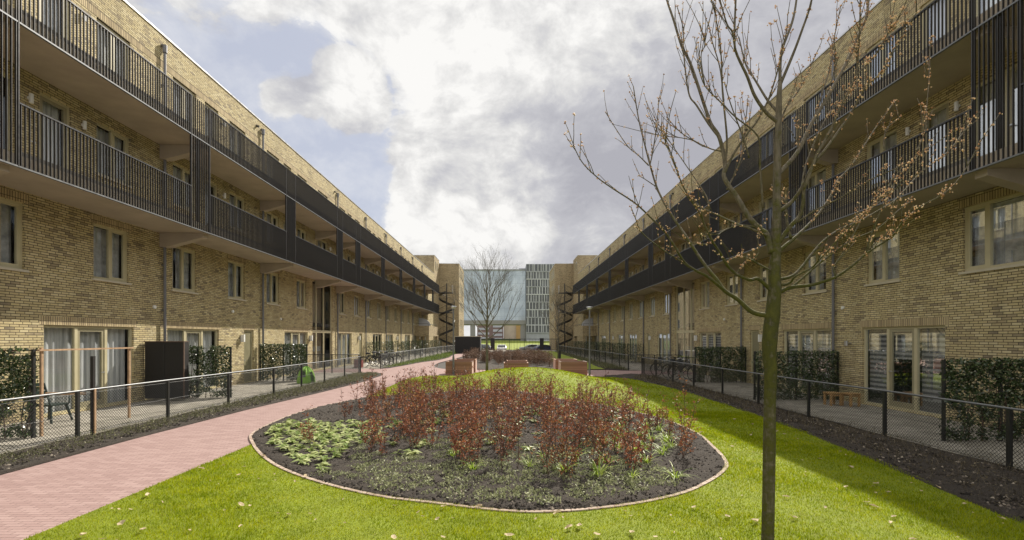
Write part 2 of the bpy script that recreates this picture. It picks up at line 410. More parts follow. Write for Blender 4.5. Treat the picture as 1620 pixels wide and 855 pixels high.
def sheet(name, poly, off, mat, grid=.5, rough=0, smoothn=True):
    xs = [p[0] for p in poly]; ys = [p[1] for p in poly]
    co = [Vector(p) for p in poly]; n = len(poly); ed = [(i, (i+1) % n) for i in range(n)]
    gx = np.arange(min(xs)+grid*.37, max(xs), grid); gy = np.arange(min(ys)+grid*.41, max(ys), grid)
    GX, GY = np.meshgrid(gx, gy); GX = GX.ravel(); GY = GY.ravel()
    GX = GX + rng.uniform(-.12, .12, GX.shape)*grid; GY = GY + rng.uniform(-.12, .12, GY.shape)*grid
    k = inpoly(GX, GY, poly)
    co += [Vector((a, b)) for a, b in zip(GX[k], GY[k])]
    v, e, f, *_ = delaunay_2d_cdt(co, ed, [], 1, 1e-5)
    V = np.array([(p.x, p.y) for p in v]); z = terr(V[:, 0], V[:, 1]) + off
    if rough:
        z = z + rng.uniform(0, rough, len(z))*(np.arange(len(z)) >= n)
    mb = MB(); mb.add(np.column_stack([V, z]).tolist(), f)
    o = mb.build(name, mat, smooth=smoothn, fix=True)
    me = o.data
    if len(me.polygons) and me.polygons[0].normal.z < 0: me.flip_normals()
    return struct(o)

# the ground: one sheet to the horizon (rises, falls and mound included)
gy = sorted(set(list(np.arange(-20, 100, 1.0)) + list(np.arange(100, 260, 8.0)) + [300, 400, 600, 1000, 1800]))
gx = sorted(set([-1500, -600, -250, -120, -60, -30] + list(np.arange(-16, 16.5, 1.0)) + [30, 60, 120, 250, 600, 1500]))
GX, GY = np.meshgrid(gx, gy); ZZ = terr(GX, GY) - .05
nx_ = len(gx); fs = [(j*nx_+i, j*nx_+i+1, (j+1)*nx_+i+1, (j+1)*nx_+i) for j in range(len(gy)-1) for i in range(nx_-1)]
MB().add(np.column_stack([GX.ravel(), GY.ravel(), ZZ.ravel()]).tolist(), fs).build('ground', 'soil_ground', smooth=True)
struct(bpy.data.objects['ground'])

W, WB = 11.5, 9.87
WR, WBR = 11.24, 9.66
path_poly = catmull([(-7.42, -1), (-7.42, 5), (-7.38, 9.7), (-7.22, 13.4), (-6.85, 17.3), (-6.55, 21.4), (-6.6, 25.6)], 5, False) + \
    [(-6.9, 27.0), (-7.4, 27.6), (-11.48, 27.8), (-11.48, 31.2), (-8.1, 31.1)] + \
    catmull([(-7.75, 31.6), (-7.45, 34), (-7.0, 39), (-6.1, 43.2), (-5.9, 49), (-6.3, 56), (-6.1, 72)], 4, False) + \
    catmull([(-4.4, 72), (-4.6, 60), (-4.8, 49), (-5.2, 42), (-5.4, 38), (-5.1, 34), (-4.3, 31.4), (-3, 30.4), (0, 30.0), (4, 29.9), (7, 30.0)], 4, False) + \
    [(7.6, 30.6), (11.22, 30.8), (11.22, 27.4), (7.5, 27.3), (6.2, 26.3), (4.9, 24.8), (3, 22), (-2, 21), (-4.2, 20), (-4.2, 10), (-4.4, -1)]
sheet('footpath', path_poly, .004, 'paving', .8)
lawn_poly = [(-4.75, -1), (-4.75, 8.6)] + catmull([(-4.78, 9.1), (-5.0, 12), (-4.72, 15.9), (-4.72, 17), (-4.8, 21), (-4.75, 23.4), (-4.3, 25.0), (-3.2, 25.45), (-1.9, 25.5), (-1.3, 26.6), (.4, 27.0), (2.4, 26.2), (3.6, 25.3), (4.7, 24.55), (5.5, 24.1), (6.0, 23.2)], 4, False) + \
    catmull([(6.5, 20), (6.62, 17), (6.58, 14.5), (6.3, 10), (5.95, 7.5), (5.6, 5.3), (5.4, 3), (5.3, -1)], 4, False)
sheet('lawn', lawn_poly, .014, 'turf', .35)
bed_pts = [(.2, 5.53), (1.25, 5.7), (2.11, 6.11), (2.66, 6.58), (3.17, 7.17), (3.46, 7.7), (3.70, 8.7), (3.92, 10.2), (3.72, 11.9), (2.9, 13.9), (1.6, 15.5), (0, 16.6), (-2, 17.0), (-3.5, 16.8), (-4.6, 15.95), (-5.1, 14.7), (-5.42, 13.3), (-5.48, 11.9), (-5.38, 10.8), (-5.2, 9.9), (-4.72, 9.05), (-4.1, 8.16), (-3.4, 7.36), (-2.57, 6.67), (-1.66, 6.11), (-.92, 5.84)]
bed_poly = catmull(bed_pts, 4)
sheet('planting_bed', bed_poly, .022, 'soil', .10, .035)
mid_poly = catmull([(-2.0, 30.6), (.5, 30.4), (3.0, 30.8), (3.9, 34), (3.8, 40), (3.4, 47), (0, 49), (-3.6, 47), (-4.2, 40), (-3.4, 34)], 4)
sheet('middle_planting_bed', mid_poly, .016, 'soil', .3, .03)
sheet('far_lawn', [(3.3, 30.4), (6.2, 30.5), (6.4, 36), (6.6, 46), (7.0, 60), (7.0, 72), (3.6, 72), (3.4, 50), (3.4, 40), (3.4, 34)], .020, 'turf', 1.0)
sheet('soil_strip', catmull([(-8.55, -1), (-8.5, 10), (-8.3, 19), (-8.35, 27.3)], 4, False) + [(-7.2, 27.3), (-6.6, 25.7), (-6.5, 21.4), (-6.8, 17.3), (-7.18, 13.4), (-7.34, 9.7), (-7.38, -1)], .012, 'soil', .16, .04)
sheet('soil_strip', [(5.2, -1), (5.3, 3), (5.5, 5.3), (5.85, 7.5), (6.2, 10), (6.5, 14.5), (6.55, 17), (6.42, 20), (5.9, 23.2), (5.3, 24.2), (5.0, 25.0), (6.3, 26.2), (7.4, 27.0), (7.95, 27), (8.05, -1)], .012, 'soil', .16, .05)
sheet('soil_strip', [(-8.3, 31.4), (-8.0, 31.3), (-7.4, 34), (-6.95, 39), (-6.05, 43.2), (-5.85, 49), (-6.2, 56), (-6.1, 72), (-7.6, 72), (-8.1, 50)], .012, 'soil', .5, .03)
sheet('soil_strip', [(6.1, 30.8), (7.8, 30.8), (7.6, 72), (6.9, 72), (6.5, 46), (6.3, 36)], .014, 'soil', .5, .03)
for nm, px in (('patio', -1), ('patio', 1)):
    if px < 0: poly = [(-11.48, -1), (-8.4, -1), (-8.4, 10), (-8.3, 19), (-8.3, 27.75), (-11.48, 27.75)]; poly2 = [(-11.48, 31.25), (-8.15, 31.25), (-8.0, 50), (-7.5, 76), (-11.48, 76)]
    else: poly = [(7.9, -1), (11.22, -1), (11.22, 27.35), (7.5, 27.25), (7.8, 24)]; poly2 = [(7.6, 30.85), (11.22, 30.85), (11.22, 76), (7.4, 76)]
    sheet('patio', poly, .008, 'patio', .9); sheet('patio', poly2, .008, 'patio', 1.5)
sheet('road', [(-200, 87.2), (200, 87.2), (200, 99), (-200, 99)], .006, 'asphalt', 12)
sheet('verge_lawn', [(-200, 100), (200, 100), (200, 230), (-200, 230)], .0, 'turf', 12)
sheet('pavement', [(-8, 72), (8, 72), (8.5, 86), (-8.5, 86)], .012, 'patio', 1.0)

# brick edging round the bed
def ribbon(poly, w0, w1, off, hh):
    mb = MB(); n = len(poly); P = [Vector(p) for p in poly]; A = []; B = []
    for i in range(n):
        d = (P[(i+1) % n]-P[i-1]).normalized(); nrm = Vector((d.y, -d.x))
        A.append(P[i]+nrm*w0); B.append(P[i]+nrm*w1)
    vs = []
    for a, b_ in zip(A, B):
        za, zb = tz(a.x, a.y), tz(b_.x, b_.y)
        vs += [(a.x, a.y, za), (a.x, a.y, za+off+hh), (b_.x, b_.y, zb+off+hh), (b_.x, b_.y, zb)]
    fs = []
    for i in range(n):
        j = (i+1) % n
        for k in range(3): fs.append((i*4+k, i*4+k+1, j*4+k+1, j*4+k))
    mb.add(vs, fs); return mb
ed = ribbon(catmull(bed_pts, 8), .0, .055, .018, .012).build('bed_edging', 'edging', fix=True)
tag(ed, 'narrow pink brick edging curving round the large planting bed', 'edging')

# ------------------------------------------------------------------ the two apartment buildings
ROOF = 12.1; SO1, SO2 = 5.47, 8.39; FL1, FL2 = 5.72, 8.64; RT1, RT2 = 6.77, 9.62; NG = 1.63
BAYS = [-3.45, 3.05, 9.55, 16.05, 22.55, 32.55, 39.05, 45.55, 52.05, 58.55, 65.05]
ENT = 29.05
def building(side, W, WBx, dk, g0, label):
    sg = 1 if side < 0 else -1           # outward normal (towards the courtyard)
    X0 = side*W
    def X(n): return X0 + sg*n
    root = empty('apartment_building', (X0, 0, g0), label, 'apartment building')
    NGx = W-WBx
    ks = [b+dk for b in BAYS]; END = 76.4; BEG = -8
    openings = []   # (y0,y1,z0,z1,type,mullions)
    for i, k in enumerate(ks):
        P = (i % 2 == 0) if i < 5 else (i % 2 == 0)
        typeP = {0: 1, 1: 0, 2: 1, 3: 0, 4: 1, 5: 0, 6: 1, 7: 0, 8: 1, 9: 0, 10: 1}[i]
        if typeP: openings.append((k+2.45, k+5.35, g0+.03, 2.32, 'patio', (1/3, 2/3)))
        else:
            openings.append((k+.32, k+3.25, g0+.03, 2.32, 'patio', (1/3, 2/3)))
            openings.append((k+5.1, k+5.9, g0+.03, 2.34, 'door', ()))
        if i == 2: openings.append((k+.45, k+1.98, 3.62, 5.2, 'win', (.62,)))
        else: openings.append((k+.58, k+1.85, 3.66, 5.2, 'win', (.46,)))
        openings.append((k+3.9, k+5.15, 3.66, 5.2, 'win', (.5,)))
        for (fl) in (FL1, FL2):
            if i == 2: openings.append((k+.25, k+1.75, fl+.02, fl+2.36, 'gdoor', (.5,)))
            else: openings.append((k+.6, k+1.85, fl+.9, fl+2.36, 'win', (.5,)))
            openings.append((k+2.35, k+3.22, fl+.02, fl+2.36, 'gdoor', ()))
            openings.append((k+4.0, k+5.22, fl+.9, fl+2.36, 'win', (.5,)))
    e0, e1 = ENT+dk-.45, ENT+dk+2.8
    openings.append((e0, e1, g0+.03, 5.45, 'entrance', (.22, .59)))
    for fl in (FL1, FL2): openings.append((e0+.8, e0+2.4, fl+.02, fl+2.36, 'gdoor', (.5,)))
    # wall sheet with real openings
    ys = sorted(set([BEG, END] + [o[0] for o in openings] + [o[1] for o in openings]))
    zs = sorted(set([g0-.6, ROOF] + [o[2] for o in openings] + [o[3] for o in openings]))
    wall = MB()
    idx = {}
    def vid(j, k):
        if (j, k) not in idx:
            idx[(j, k)] = len(wall.v); wall.v.append((X(0), ys[j], zs[k])); wall.n += 1
        return idx[(j, k)]
    oa = np.array([o[:4] for o in openings])
    for j in range(len(ys)-1):
        cy = (ys[j]+ys[j+1])/2
        for k in range(len(zs)-1):
            cz = (zs[k]+zs[k+1])/2
            if np.any((oa[:, 0] < cy) & (cy < oa[:, 1]) & (oa[:, 2] < cz) & (cz < oa[:, 3])): continue
            f = (vid(j, k), vid(j+1, k), vid(j+1, k+1), vid(j, k+1)); wall.f.append(f if sg > 0 else f[::-1])
    RV = .11
    for (y0, y1, z0, z1, ty, mu) in openings:   # reveals
        for a, b_ in (((y0, z0), (y0, z1)), ((y1, z1), (y1, z0)), ((y0, z1), (y1, z1)), ((y1, z0), (y0, z0))):
            wall.add([(X(0), a[0], a[1]), (X(0), b_[0], b_[1]), (X(-RV-.06), b_[0], b_[1]), (X(-RV-.06), a[0], a[1])], [(0, 1, 2, 3)])
    D = 11.0
    # end walls, back wall
    for y in (BEG, END): wall.add([(X(0), y, g0-.6), (X(-D), y, g0-.6), (X(-D), y, ROOF), (X(0), y, ROOF)], [(0, 1, 2, 3)])
    wall.add([(X(-D), BEG, g0-.6), (X(-D), END, g0-.6), (X(-D), END, ROOF), (X(-D), BEG, ROOF)], [(0, 1, 2, 3)])
    wall.build('wall', 'brick', root)
    rf = MB().box((X(-.02), BEG+.1, ROOF-.35), (X(-D+.02), END-.1, ROOF-.02)).build('roof', 'zinc', root)
    MB().box((X(.03), BEG-.03, ROOF), (X(-.3), END+.03, ROOF+.05)).build('roof_trim', 'trim', root)
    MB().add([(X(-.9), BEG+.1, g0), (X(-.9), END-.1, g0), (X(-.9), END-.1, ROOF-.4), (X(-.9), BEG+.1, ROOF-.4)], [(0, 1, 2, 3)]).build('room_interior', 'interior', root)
    for z in (g0+.02, 2.75, FL1, FL2):
        pass
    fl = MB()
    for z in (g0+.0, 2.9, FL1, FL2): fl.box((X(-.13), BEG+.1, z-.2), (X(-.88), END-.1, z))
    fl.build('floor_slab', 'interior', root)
    MB().box((X(.003), ks[2]-9, 11.02), (X(-.02), END-.2, 11.24)).build('soldier_course', 'brick_soldier', root)
    # windows and doors
    n_c = 0
    for (y0, y1, z0, z1, ty, mu) in openings:
        if y1 < 6: continue
        fr = MB(); fw = .065; nf, nb = -RV+.055, -RV-.02
        if ty == 'entrance': fw = .09
        if ty == 'door':
            fr.box((X(nf), y0, z0), (X(nb), y0+fw, z1)).box((X(nf), y1-fw, z0), (X(nb), y1, z1)).box((X(nf), y0+fw, z1-fw), (X(nb), y1-fw, z1))
            d = MB().box((X(nf-.02), y0+fw, z0), (X(nb), y1-fw, z1-fw)).build('door', 'door_olive', root)
            h = MB().box((X(nf), y0+fw+.06, 1.0), (X(nf+.05), y0+fw+.09, 1.02)).box((X(nf-.018), y0+fw+.055, .96), (X(nf-.01), y0+fw+.10, 1.08)).build('handle', 'galvanised', d)
            fr.build('door_frame', 'frame_cream', d)
        else:
            fr.box((X(nf), y0, z0), (X(nb), y0+fw, z1)).box((X(nf), y1-fw, z0), (X(nb), y1, z1))
            fr.box((X(nf), y0+fw, z1-fw), (X(nb), y1-fw, z1)).box((X(nf), y0+fw, z0), (X(nb), y1-fw, z0+fw))
            cuts = [y0] + [y0+(y1-y0)*q for q in mu] + [y1]
            for q in cuts[1:-1]: fr.box((X(nf+.002), q-.045, z0+.01), (X(nb), q+.045, z1-.01))
            if ty == 'entrance': fr.box((X(nf+.006), y0, 2.30), (X(nb), y1, 2.46))
            nm = 'window' if ty in ('win',) else ('glazed_door' if ty in ('patio', 'gdoor') else 'entrance_glazing')
            wo_ = fr.build(nm, 'frame_cream', root)
            # inner sash frames
            sa = MB()
            for q in range(len(cuts)-1):
                a, b_ = cuts[q]+(.065 if q == 0 else .045), cuts[q+1]-(.065 if q == len(cuts)-2 else .045)
                if ty in ('patio', 'gdoor') and q in ((1,) if len(cuts) == 4 else (0,)) or (ty == 'win' and q == len(cuts)-2):
                    t_ = .05 if ty == 'win' else .085
                    zz0, zz1 = z0+fw, z1-fw
                    if ty != 'win': zz0 = z0+.02
                    sa.box((X(nf-.014), a, zz0), (X(nb-.002), a+t_, zz1)).box((X(nf-.014), b_-t_, zz0), (X(nb-.002), b_, zz1))
                    sa.box((X(nf-.014), a+t_, zz1-t_), (X(nb-.002), b_-t_, zz1)).box((X(nf-.014), a+t_, zz0), (X(nb-.002), b_-t_, zz0+(t_ if ty == 'win' else .2)))
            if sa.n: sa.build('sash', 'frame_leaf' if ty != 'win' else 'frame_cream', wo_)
            MB().add([(X(nf-.04), y0+.02, z0+.02), (X(nf-.04), y1-.02, z0+.02), (X(nf-.04), y1-.02, z1-.02), (X(nf-.04), y0+.02, z1-.02)], [(0, 1, 2, 3)]).build('pane', 'glass', wo_)
            if ty in ('patio', 'gdoor'):
                q = cuts[1] if len(cuts) == 4 else cuts[0]+.1
                MB().box((X(nf), cuts[-2]-.10, 1.0+ (0 if z0 < 3 else z0)), (X(nf+.055), cuts[-2]-.125, 1.03+(0 if z0 < 3 else z0))).box((X(nf+.045), cuts[-2]-.22, 1.0+(0 if z0 < 3 else z0)), (X(nf+.06), cuts[-2]-.10, 1.025+(0 if z0 < 3 else z0))).build('handle', 'galvanised', wo_)
            if ty == 'entrance':
                MB().box((X(-.84), y0-.3, z0), (X(-.86), y1+.3, z1)).build('hall_wall', 'render_tan', wo_)
                MB().box((X(-RV-.35), y0+1.0, 1.15), (X(-RV-.45), y1-.7, 1.45)).build('letterbox_panel', 'galvanised', wo_)
            # curtains
            rnd = random.random()
            def drape(a, b_, mat, zt, amp=.02, zb=z0+.05):
                c = MB(); n = max(6, int((b_-a)/.03)); vs = []
                for q in range(n+1):
                    yy = a+(b_-a)*q/n; nn = -RV-.14+amp*math.sin(q*.9+random.random()*.6)
                    vs += [(X(nn), yy, zb), (X(nn), yy, zt)]
                c.add(vs, [(2*q, 2*q+2, 2*q+3, 2*q+1) for q in range(n)])
                return c.build('curtain', mat, wo_, smooth=True)
            if ty == 'patio':
                if side > 0 and abs(y0-(ks[2]+2.45)) < .1:
                    a = cuts
                    bb = MB().box((X(-RV-.10), a[0]+.05, z0+.35), (X(-RV-.103), a[1]-.03, z1-.1)).box((X(-RV-.10), a[1]+.05, z0+1.45), (X(-RV-.103), a[2]-.05, z1-.1)).box((X(-RV-.10), a[2]+.03, z0+.42), (X(-RV-.103), a[3]-.05, z1-.1))
                    bb.build('blind', 'blind', wo_)
                elif side > 0 and rnd < .5:
                    bb = MB().box((X(-RV-.10), y0+.05, z0+.5), (X(-RV-.103), y1-.05, z1-.1)); bb.build('blind', 'blind', wo_)
                elif rnd < .8: drape(y0+.05, y1-.05, 'curtain', z1-.06)
                else: drape(y0+.05, y0+.7, 'curtain', z1-.06)
            elif ty == 'win' and z0 < 5:
                if rnd < .7: drape(y0+.05, y1-.05, 'drape_dark', z1-.05)
                else: drape(y0+.05, y0+.4, 'curtain', z1-.05); drape(y0+.5, y1-.05, 'drape_dark', z1-.05)
            elif ty == 'win' or ty == 'gdoor':
                drape(y0+.05, y1-.05, 'drape_dark' if rnd < .5 else 'curtain', z1-.05)
            if ty == 'win':
                MB().box((X(.05), y0-.06, z0-.06), (X(-RV+.05), y1+.06, z0-.004)).build('sill', 'sill', wo_)
            if ty in ('patio', 'win', 'door') and z1 < 5.3:
                MB().box((X(.003), y0-.11, z1+.006), (X(-.02), y1+.11, z1+.22)).build('lintel', 'brick_soldier', wo_)
        if ty == 'door':
            MB().box((X(.003), y0-.11, z1+.006), (X(-.02), y1+.11, z1+.22)).build('lintel', 'brick_soldier', d)
        if ty == 'gdoor' and z0 < 11:    # gallery wall lamp
            l = MB(); yy = y1+.32
            l.tube([(X(0.0), yy, z0+2.02), (X(.07), yy, z0+2.02)], .04, 10).tube([(X(.07), yy, z0+2.12), (X(.07), yy, z0+1.90)], .045, 10)
            l.build('wall_lamp', 'lamp_white', root)
    # ground floor wall lamps beside the narrow doors
    for yy in [k+dk2 for k, dk2 in zip(ks, [0]*20)]: pass
    for i in (3, 5, 7, 9):
        yy = ks[i]+4.85
        MB().box((X(.02), yy-.05, 1.82), (X(.16), yy+.05, 2.14)).box((X(0), yy-.03, 1.92), (X(.02), yy+.03, 2.04)).build('wall_lamp', 'lamp_white', root)
    yy = e0-.4
    MB().box((X(.02), yy-.05, 1.82), (X(.16), yy+.05, 2.14)).box((X(0), yy-.03, 1.92), (X(.02), yy+.03, 2.04)).build('wall_lamp', 'lamp_white', root)
    if side > 0:
        MB().tube([(X(0), 15.8, 1.82), (X(.16), 15.8, 1.82)], .03, 8).tube([(X(.16), 15.8, 1.9), (X(.16), 15.8, 1.74)], .055, 10).build('wall_lamp', 'galvanised', root)
    # galleries
    GEND = 70.6 + (0 if side < 0 else .4)
    for so, fl_, rt in ((SO1, FL1, RT1), (SO2, FL2, RT2)):
        MB().box((X(.002), BEG, so), (X(NGx-.06), GEND, fl_)).build('gallery_deck', 'concrete', root)
        MB().box((X(NGx-.058), BEG, so-.02), (X(NGx-.0), GEND, so+.012)).build('deck_edge', 'rail_metal', root)
        for k in ks[1:] + [ENT+dk, ]:
            poly = [(X(.002), so-.46), (X(.25), so-.46), (X(NGx-.18), so-.14), (X(NGx-.18), so-.003), (X(.002), so-.003)]
            MB().prism(poly, 1, k-.05, k+.22).build('bracket', 'concrete', root, fix=True)
    allk = sorted([k for k in ks if k > 0] + [ENT+dk])
    po = -.92 if side < 0 else -.85
    posts = [(k+po, k+po+.95) for k in allk]
    if side < 0: posts[1] = (posts[1][0]+.25, posts[1][1]+.2)
    def slats(mb, y0, y1, z0, z1, pitch=.0915):
        n = max(1, round((y1-y0)/pitch))
        for q in range(n):
            yy = y0+(q+.5)*(y1-y0)/n
            mb.box((X(NGx-.040), yy-.006, z0), (X(NGx-.002), yy+.006, z1))
    for (a, b_) in posts:
        mb = MB(); slats(mb, a, b_, SO1, RT2)
        mb.box((X(NGx-.052), a-.01, SO1), (X(NGx+.004), a+.012, RT2)).box((X(NGx-.052), b_-.012, SO1), (X(NGx+.004), b_+.01, RT2))
        mb.build('slatted_post', 'black_metal', root)
        c = MB().box((X(NGx-.15), (a+b_)/2-.05, FL1), (X(NGx-.06), (a+b_)/2+.05, SO2)); c.build('column', 'black_metal', root)
    edges = [BEG+6] + [v for p in posts for v in p] + [GEND]
    for (so, rt) in ((SO1, RT1), (SO2, RT2)):
        for q in range(0, len(edges)-1, 2):
            a, b_ = edges[q]+.01, edges[q+1]-.01
            if b_-a < .3 or b_ < 5: continue
            mb = MB(); slats(mb, a, b_, so+.013, rt-.03)
            r = mb.build('railing', 'black_metal', root)
            MB().box((X(NGx-.06), a, rt-.03), (X(NGx+.006), b_, rt)).build('top_rail', 'dark_rail', r)
            MB().box((X(NGx-.10), a, so+.03), (X(NGx-.062), b_, so+.34)).build('kick_plate', 'slab_edge', r)
    # rainwater pipes
    for i, k in enumerate(ks[1:] ):
        mb = MB(); nn = .09; yy = k+.08
        mb.tube([(X(nn), yy, g0), (X(nn), yy, SO1-.4)], .045, 10)
        mb.tube([(X(nn), yy, FL1), (X(nn), yy, SO2-.4)], .045, 10)
        mb.tube([(X(nn), yy, FL2), (X(nn), yy, 11.55), (X(nn), yy, 11.7), (X(.0), yy, 11.76)], .045, 10)
        mb.tube([(X(nn), yy, 11.5), (X(nn), yy, 11.75)], .075, 10)
        for z in (1.2, 2.9, 4.4, 7.2, 10.4): mb.box((X(0), yy-.055, z), (X(nn), yy+.055, z+.03))
        mb.build('rainwater_pipe', 'pipe', root)
    # overflow spout near the parapet
    for i in (4, 5, 7, 9):
        yy = ks[i]-.35
        MB().tube([(X(0), yy, 11.72), (X(.12), yy, 11.70)], .05, 8).build('overflow_spout', 'fence_black', root)
    # small wall vents
    for yy, z in ((ks[3]+4.2, 3.1), (ks[4]+2.0, 2.95), (ks[2]+6.2, 3.0)):
        MB().tube([(X(0), yy, z), (X(.05), yy, z)], .06, 8).build('wall_vent', 'lamp_white', root)
    # brick terrace over the ground floor near the far end
    y0, y1 = 60.5, 68.6
    tr_ = MB(); nn = 1.75
    tr_.box((X(.002), y0, 2.2), (X(nn), y1, 2.5)).box((X(.002), y0, 2.5), (X(nn), y0+.2, 3.5)).box((X(nn-.2), y0+.2, 2.5), (X(nn), y1, 3.5)).box((X(.002), y1-.2, 2.5), (X(nn-.2), y1, 3.5))
    tr_.box((X(nn-.35), y1-.5, g0), (X(nn-.02), y1-.1, 2.2)).box((X(nn-.35), y0+.1, g0), (X(nn-.02), y0+.45, 2.2))
    te = tr_.build('terrace', 'brick_orange', root)
    hr = MB().tube([(X(nn-.1), y0+.1, 3.75), (X(nn-.1), y1-.1, 3.75)], .025, 6).tube([(X(.1), y0+.1, 3.75), (X(nn-.1), y0+.1, 3.75)], .025, 6)
    for yy in np.arange(y0+.1, y1, 1.6): hr.tube([(X(nn-.1), yy, 3.5), (X(nn-.1), yy, 3.75)], .02, 6)
    hr.build('handrail', 'fence_black', te)
    sc_ = MB(); A = []   # curved white privacy screen standing on the terrace
    poly = [(X(.01), 2.5), (X(1.5), 2.5)] + [(X(.01+1.49*math.cos(a)), 3.6+1.0*math.sin(a)) for a in np.linspace(0, PI/2, 9)]
    sc_.prism(poly, 1, y0+2.6, y0+2.68).build('privacy_screen', 'panel_white', te, fix=True)
    # roof light
    MB().tube([(X(-2.0), 66, ROOF-.1), (X(-2.0), 69.5, ROOF-.1)], 1.05, 20).build('roof_light', 'zinc', root, smooth=False)
    return root
building(-1, W, WB, 0.0, 0.0, 'long sunlit brick apartment block on the left with slatted black galleries')
building(1, WR, WBR, 0.4, -.10, 'long shaded brick apartment block on the right with slatted black galleries')

def tower(name, x0, x1, y0, y1, z1, z0, label, wins, sg):
    xa, xb = sorted((x0, x1)); root = empty(name, ((xa+xb)/2, y0, z0), label, 'brick block')
    MB().box((xa, y0, z0-1), (xb, y1, z1)).build('wall', 'brick_orange', root)
    MB().box((xa-.03, y0-.03, z1), (xb+.03, y1+.03, z1+.08)).build('roof_trim', 'trim', root)
    xf = xb if sg > 0 else xa
    for (a, b_, c, d) in wins:
        fr = MB().box((xf, a, c), (xf+sg*.03, a+.07, d)).box((xf, b_-.07, c), (xf+sg*.03, b_, d)).box((xf, a+.07, d-.07), (xf+sg*.03, b_-.07, d)).box((xf, a+.07, c), (xf+sg*.03, b_-.07, c+.07))
        f = fr.build('window', 'frame_cream', root)
        MB().box((xf, a+.07, c+.07), (xf+sg*.012, b_-.07, d-.07)).build('pane', 'car_glass', f)
    return root
for sg, s_ in ((1, -1), (-1, 1)):
    nm = 'left' if s_ < 0 else 'right'
    Wx = W if s_ < 0 else WR
    tower('roof_tower', s_*(Wx+.0), s_*15.0, 76.5, 82, 15.05, 0, f'upper brick block set back above the {nm} building, beside the end block', [(77.6, 78.3, 12.9, 14.3), (79.3, 80.0, 12.9, 14.3)], sg)
    xi = 8.15
    tower('end_block', s_*xi, s_*15.5, 82.02, 91.5 if s_ < 0 else 93, 14.55, 0, f'tall brick end block projecting beyond the {nm} gallery and spiral stair',
          [(83.6+q*2.6, 84.5+q*2.6, z, z+1.7) for q in range(3) for z in (3.6, 6.6, 9.6, 12.3)], sg)

# spiral stairs
def spiral(xc, yc, sg, label):
    root = empty('spiral_stair', (xc, yc, 0), label, 'spiral stair')
    MB().tube([(xc, yc, 0), (xc, yc, 10.1)], .09, 10).build('pole', 'black_metal', root)
    H = 8.64; turns = 2.9; N = 46; a0 = -PI/2 - sg*turns*2*PI
    R = 1.18
    tr_ = MB(); out = []; outl = []
    for i in range(N):
        a = a0 + sg*turns*2*PI*i/N; b_ = a0 + sg*turns*2*PI*(i+1.1)/N; z = H*(i+1)/N
        vs = [(xc+.08*math.cos(a), yc+.08*math.sin(a)), (xc+R*math.cos(a), yc+R*math.sin(a)), (xc+R*math.cos(b_), yc+R*math.sin(b_)), (xc+.08*math.cos(b_), yc+.08*math.sin(b_))]
        tr_.prism(vs, 2, z-.04, z)
    tr_.build('treads', 'black_metal', root, fix=True)
    for i in range(N*2+1):
        a = a0 + sg*turns*2*PI*i/(2*N); z = H*i/(2*N)
        out.append((xc+(R+.02)*math.cos(a), yc+(R+.02)*math.sin(a), z)); 
    st = MB()
    for i in range(len(out)-1):
        p, q = out[i], out[i+1]
        st.add([(p[0], p[1], p[2]-.1), (q[0], q[1], q[2]-.1), (q[0], q[1], q[2]+.24), (p[0], p[1], p[2]+.24)], [(0, 1, 2, 3)])
    st.build('stringer', 'black_metal', root)
    hr = MB(); hr.tube([(p[0], p[1], p[2]+1.05) for p in out], .025, 6)
    for i in range(0, len(out), 1): hr.tube([(out[i][0], out[i][1], out[i][2]+.2), (out[i][0], out[i][1], out[i][2]+1.05)], .012, 4)
    hr.build('handrail', 'black_metal', root)
    for z in (FL1, FL2):
        l = MB().box((xc-1.0, yc-1.6, z-.1), (xc+1.0, yc-.3, z))
        l.build('landing', 'black_metal', root)
        g = MB().tube([(xc+sg*1.0, yc-1.6, z), (xc+sg*1.0, yc-1.6, z+1.05), (xc+sg*1.0, yc-.6, z+1.05), (xc+sg*1.0, yc-.6, z)], .03, 6)
        g.build('landing_rail', 'galvanised', root)
spiral(-9.0, 72.2, 1, 'black steel spiral stair at the far end of the left gallery')
spiral(8.64, 72.4, -1, 'black steel spiral stair at the far end of the right gallery')

# ------------------------------------------------------------------ far buildings
gb = empty('glass_office', (-10, 200, .6), 'wide office building with a blue glass curtain wall raised on columns', 'office building')
MB().box((-40, 200, 9.2), (7.7, 216, 29.7)).build('facade', 'curtain_wall', gb)
MB().box((-40.3, 199.7, 29.7), (7.75, 216, 30.3)).build('roof_trim', 'panel_grey', gb)
MB().box((-40, 199.6, 7.5), (7.9, 216, 9.2)).build('transfer_beam', 'column_grey', gb)
for x in (-24, -15.2, 5.6): MB().box((x, 200, 0), (x+2.0, 202, 7.5)).build('column', 'column_grey', gb)
go = empty('grey_office', (18, 198, .6), 'grey office tower with irregular vertical white fins on each storey', 'office building')
MB().box((7.9, 198, 0), (30, 214, 32.2)).build('wall', 'panel_grey', go)
MB().box((5.0, 204, 28), (7.85, 212, 31.2)).build('plant_room', 'panel_dark', go)
for fl_ in range(9):
    z0 = 4.0+fl_*3.13
    MB().box((7.85, 197.7, z0-.12), (30, 197.99, z0+.25)).build('storey_band', 'panel_white' if fl_ % 2 else 'panel_grey', go)
    wi = MB(); fi = MB(); x = 8.0
    while x < 20:
        st = random.choice([1.0, 1.25, 1.5]); wwd = random.uniform(.35, .75)*st
        wi.box((x, 197.9, z0+.25), (x+wwd, 197.98, z0+3.0)); 
        fw = random.uniform(.25, .55)
        if random.random() < .75: fi.box((x+wwd, 197.55, z0+.25), (x+wwd+fw*.6, 197.98, z0+3.0))
        x += st
    w_ = wi.build('window_band', 'panel_dark', go); fi.build('fin', 'panel_white', w_)
